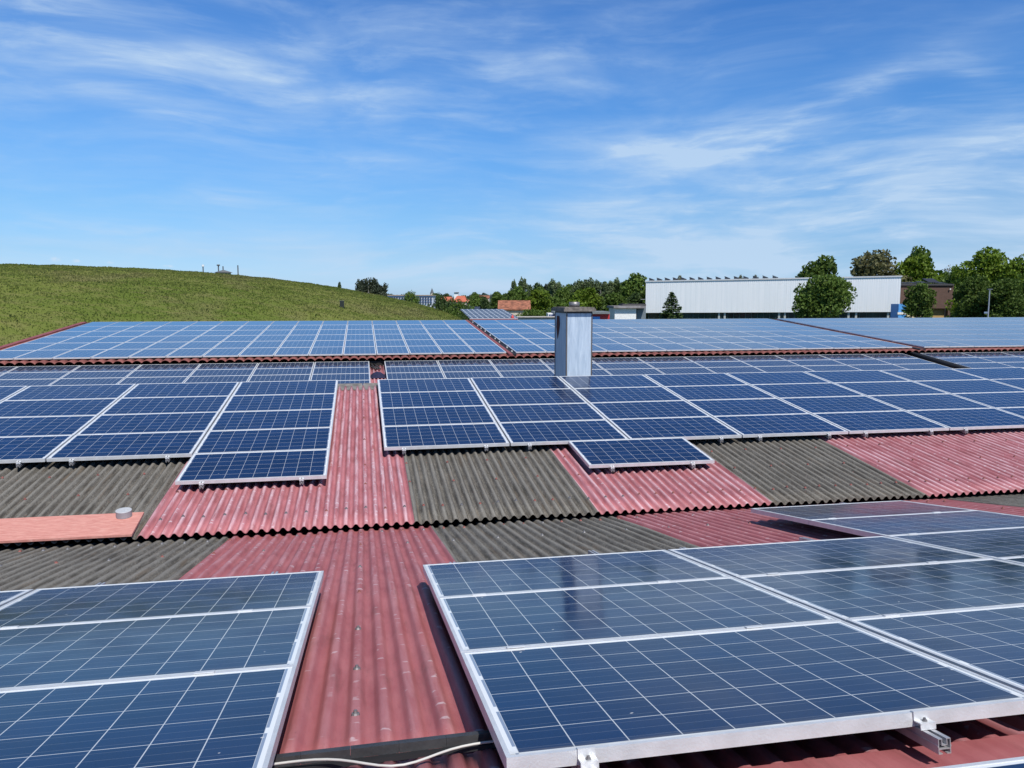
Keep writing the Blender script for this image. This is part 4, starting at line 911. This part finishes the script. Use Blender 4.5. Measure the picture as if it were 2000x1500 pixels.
b = MB(); pxbox(bb_, 166, 1822, 1846, 602.2, None, 12, b); b.build('ground_wall', M['tan'], bb_)
b = MB(); pxbox(bb_, 166.5, 1756, 1821, 602.2, None, 12, b); b.build('dark_recess', M['winband'], bb_)
b = MB(); pxbox(bb_, 165.2, 1853, 1857.5, 602.2, None, 1.0, b); b.build('pillar', M['brown'], bb_)
b = MB(); pxbox(bb_, 168, 1846.5, 1858, 602.2, None, 4, b); b.build('dark_doorway', M['black'], bb_)
b = MB(); pxbox(bb_, 158, 1786, 1807, 613.5, None, .6, b); pxbox(bb_, 158, 1774, 1785, 614, None, .6, b); b.build('cream_planter', plain('cream', (.72, .62, .38), .8), bb_)
b = MB(); pxbox(bb_, 164.6, 1854.2, 1856.4, 563.6, 566, .2, b); b.build('wall_lamp', M['whitew'], bb_)
for i, (x0_, x1_, yt) in enumerate([(1762, 1776, 551), (1780, 1794, 550.5), (1797, 1812, 549), (1812, 1832, 543.5), (1832, 1848, 551)]):
    p = at((x0_+x1_)/2, 584, 169); z = hz(554.4, 165); o = empty('solar_rack', (p.x, p.y, z), 'dark solar rack on brown building roof, %s from its left end' % ORD[i], 'solar rack', 'solar racks on the brown building roof', rz=-.25)
    w2 = (x1_-x0_)/F*169/2; b = MB(); hh = hz(yt, 169)-z; b.hexa([(-w2, 0, hh*.25), (w2, 0, hh*.25), (w2, 3, hh*.9), (-w2, 3, hh*.9)], [(-w2, 0, hh*.35), (w2, 0, hh*.35), (w2, 3, hh), (-w2, 3, hh)]); b.build('panel', M['rackp'], o)
    b = MB(); b.box(-w2*.8, -w2*.8+.08, .3, .38, 0, hh*.3); b.box(w2*.8-.08, w2*.8, .3, .38, 0, hh*.3); b.box(-w2*.8, -w2*.8+.08, 2.6, 2.7, 0, hh*.8); b.box(w2*.8-.08, w2*.8, 2.6, 2.7, 0, hh*.8); b.build('stand', M['ventd'], o)
bx = bld('kiosk', 1764, 146, 'bright blue kiosk with white stripe at the right end of white hall'); bx['category'] = 'kiosk'
b = MB(); pxbox(bx, 146, 1756, 1771.5, 593.5, None, 3, b); b.build('body', M['bluew'], bx)
b = MB(); pxbox(bx, 145.9, 1754.8, 1771.8, 609.5, 613.8, .3, b); b.build('stripe', M['whitew'], bx)

# lamp post right
p = at(1932, 584, 118); lp = empty('lamp_post', (p.x, p.y, 0), 'slender grey lamp post in front of the dark trees at right', 'lamp post'); H_ = hz(566, 118)
b = MB(); b.cyl(0, 0, 0, H_, .12, 10, .07); b.build('pole', M['alu_side'], lp)
b = MB(); b.box(-.38, .38, -.14, .14, H_, H_+.14); b.build('lamp_head', M['ventd'], lp)
b = MB(); b.box(-.75, -.12, -.05, .0, hz(612, 118), hz(608.5, 118)); b.build('small_sign', plain('bluegrey_sign', (.16, .22, .30), .6), lp)

# low shed with rows of panels, gravel roof, houses of the town
sh = bld('low_shed', 965, 82, 'low shed with grey roof of small slatted panels beyond the roof gap')
def slat_mat():
    m, t, p_ = mat('slatted_roof'); tc = t.new('ShaderNodeTexCoord'); ob = tc.outputs['Object']; s = t.new('ShaderNodeSeparateXYZ'); t.l.new(ob, s.inputs[0])
    r = t.m('FRACT', t.m('MULTIPLY', s.outputs[0], 1.75)); q = t.m('FRACT', t.m('MULTIPLY', s.outputs[1], .75))
    g = t.m('MAXIMUM', t.m('LESS_THAN', r, .22), t.m('LESS_THAN', q, .22)); c = t.mix(g, (.030, .038, .052), (.36, .38, .40)); t.l.new(c, p_.inputs['Base Color']); p_.inputs['Roughness'].default_value = .35
    return m
a = at(917, 584, 82); c2 = at(1012, 584, 82); loc = sh.location
b = MB(); zf, zr = hz(621.5, 82), hz(604, 88); r0 = [(-2.55, 0), (2.75, 0), (2.55, 9), (-2.45, 9)]
b.hexa([(r0[0][0], 0, zf-.1), (r0[1][0], 0, zf-.1), (r0[2][0], 9, zr-.1), (r0[3][0], 9, zr-.1)], [(r0[0][0], 0, zf), (r0[1][0], 0, zf), (r0[2][0], 9, zr), (r0[3][0], 9, zr)]); o = b.build('roof', slat_mat(), sh)
b = MB(); b.box(-2.5, 2.6, .1, 8.8, 0, zf-.5); b.build('wall', M['greyw'], sh)
b = MB(); b.box(-2.6, 2.8, -.12, -.01, zf-.45, zf-.05); b.build('fascia', M['redtrim'], sh)
gv = bld('gravel_roofed_shed', 1050, 64, 'flat shed roof of pale gravel showing just above far panels'); 
b = MB(); pxbox(gv, 60, 1012, 1086, 619.6, None, 2.5, b); b.build('wall', M['wall'], gv); b = MB(); pxbox(gv, 59.8, 1010, 1088, 618.8, 619.5, 2.9, b); b.build('roof', plain('gravel', (.40, .37, .33), .95, 0, .3, 6, bump=.8, bscale=30), gv)
p = at(1001, 584, 78); o = empty('traffic_cone', (p.x, p.y, hz(621, 78)), 'small red hooded object at the right end of the slatted shed', 'hood'); o.name = 'red_hood'
b = MB(); b.cyl(0, 0, 0, .16, .17, 10, .13); b.cyl(0, 0, .16, .34, .13, 10, .04); b.build('hood', M['redw'], o)
def gable(px0, px1, d, yeave, yridge, dep, wallm, roofm, name, label, hip=0, wins=0):
    o = bld(name, (px0+px1)/2, d, label); a = at(px0, 584, d); b_ = at(px1, 584, d); L_ = (b_-a).length; o.rotation_euler.z = math.atan2((b_-a).y, (b_-a).x)
    ze, zr_ = hz(yeave, d), hz(yridge, d); m1 = MB(); m1.box(-L_/2+.3, L_/2-.3, .3, dep-.3, 0, ze); m1.poly([(L_/2-.3, .3, ze), (L_/2-.3, dep-.3, ze), (L_/2-.3-hip, dep/2, zr_-.2)]); m1.poly([(-L_/2+.3, dep-.3, ze), (-L_/2+.3, .3, ze), (-L_/2+.3+hip, dep/2, zr_-.2)]); m1.build('wall', wallm, o)
    m2 = MB(); m2.hexa([(-L_/2, 0, ze+.01), (L_/2, 0, ze+.01), (L_/2-hip, dep/2, zr_-.15), (-L_/2+hip, dep/2, zr_-.15)], [(-L_/2, -.05, ze+.2), (L_/2, -.05, ze+.2), (L_/2-hip, dep/2, zr_), (-L_/2+hip, dep/2, zr_)])
    m2.hexa([(-L_/2+hip, dep/2+.01, zr_-.15), (L_/2-hip, dep/2+.01, zr_-.15), (L_/2, dep, ze+.01), (-L_/2, dep, ze+.01)], [(-L_/2+hip, dep/2+.01, zr_), (L_/2-hip, dep/2+.01, zr_), (L_/2, dep+.05, ze+.2), (-L_/2, dep+.05, ze+.2)])
    m2.build('roof', roofm, o)
    for k_ in range(wins):
        xx = -L_/2+L_*(k_+.5)/wins; q = MB(); q.box(xx-.5, xx+.5, .18, .29, ze-2.2, ze-.8); q.build('window', M['winband'], o)
    return o
M['oldtile'] = plain('old_brick_tile', (.27, .105, .060), .95, 0, .45, 1.6, bump=.6, bscale=8); M['orange'] = plain('orange_tile', (.48, .13, .07), .8, 0, .15, 1); M['cream'] = plain('cream_wall', (.55, .48, .38), .9)
ho = gable(972, 1037, 140, 606, 586.5, 9, M['cream'], M['oldtile'], 'old_house', 'old house with mottled brick-red tiled roof left of the bright tree')
b = MB(); q_ = 6.0; b.hexa([(-2.2, 2.9, HC-.55), (1.5, 2.9, HC-.55), (1.5, 3.2, HC-.4), (-2.2, 3.2, HC-.4)], [(-2.2, 2.6, HC-.42), (1.5, 2.6, HC-.42), (1.5, 2.9, HC-.3), (-2.2, 2.9, HC-.3)])
gable(856, 886, 260, 589, 579.5, 12, M['cream'], M['orange'], 'orange_roofed_house', 'house with orange roof, left one behind the dark bushes', 1, 3)
gable(884, 912, 250, 590, 577.5, 12, M['cream'], M['orange'], 'orange_roofed_house', 'house with brightest orange roof, right one behind the dark bushes', 1, 3)
gable(912, 930, 215, 592, 585.5, 9, M['whitew'], M['oldtile'], 'small_house', 'small pale house right of the brightest orange roof', 0, 2)
gable(928, 944, 200, 596, 588, 9, M['cream'], M['ventd'], 'small_house', 'small cream house left of the dark low tree', 0, 2)
gable(914, 936, 150, 606, 599, 8, M['greyw'], plain('navy_roof', (.03, .035, .055), .6), 'dark_shed', 'dark blue-grey shed roof behind the slatted roof')
gable(936, 956, 520, 583, 577, 14, M['cream'], M['oldtile'], 'far_house', 'distant brown-roofed house on the horizon left of wood', 0, 0)
tw = bld('white_tower', 891, 700, 'tiny distant white block on the town skyline'); b = MB(); pxbox(tw, 700, 887, 895, 571.5, None, 8, b); b.build('wall', M['whitew'], tw); b = MB(); pxbox(tw, 699, 886.6, 895.4, 570.8, 571.4, 9, b); b.build('roof', M['flatroof'], tw)
ap = bld('apartment_block', 800, 300, 'long grey-blue apartment block with window rows behind the mound'); M['apw'] = plain('apartment_wall', (.60, .63, .70), .7); M['apb'] = plain('bluish_glass', (.05, .07, .14), .3)
b = MB(); pxbox(ap, 300, 757, 845, 577.5, None, 12, b); b.build('wall', M['apw'], ap); b = MB(); pxbox(ap, 299.5, 756, 846, 576, 577.4, 13, b); b.build('roof', plain('ap_roof', (.40, .30, .24), .8), ap)
for r in range(3):
    for k_ in range(17):
        b = MB(); pxbox(ap, 299.4, 758.5+5.1*k_, 762+5.1*k_, 579.5+5*r, 581.8+5*r, .35, b); b.build('window', M['apb'], ap)
sp = bld('church_spire', 844, 650, 'thin church spire on the town skyline above apartment block'); b = MB(); b.cyl(0, 0, 0, hz(573, 650), 2.0, 8, 1.6); b.build('tower', M['cream'], sp); b = MB(); b.cyl(0, 0, hz(573, 650), hz(563, 650), 1.7, 8, .1); b.build('spire', M['ventd'], sp)
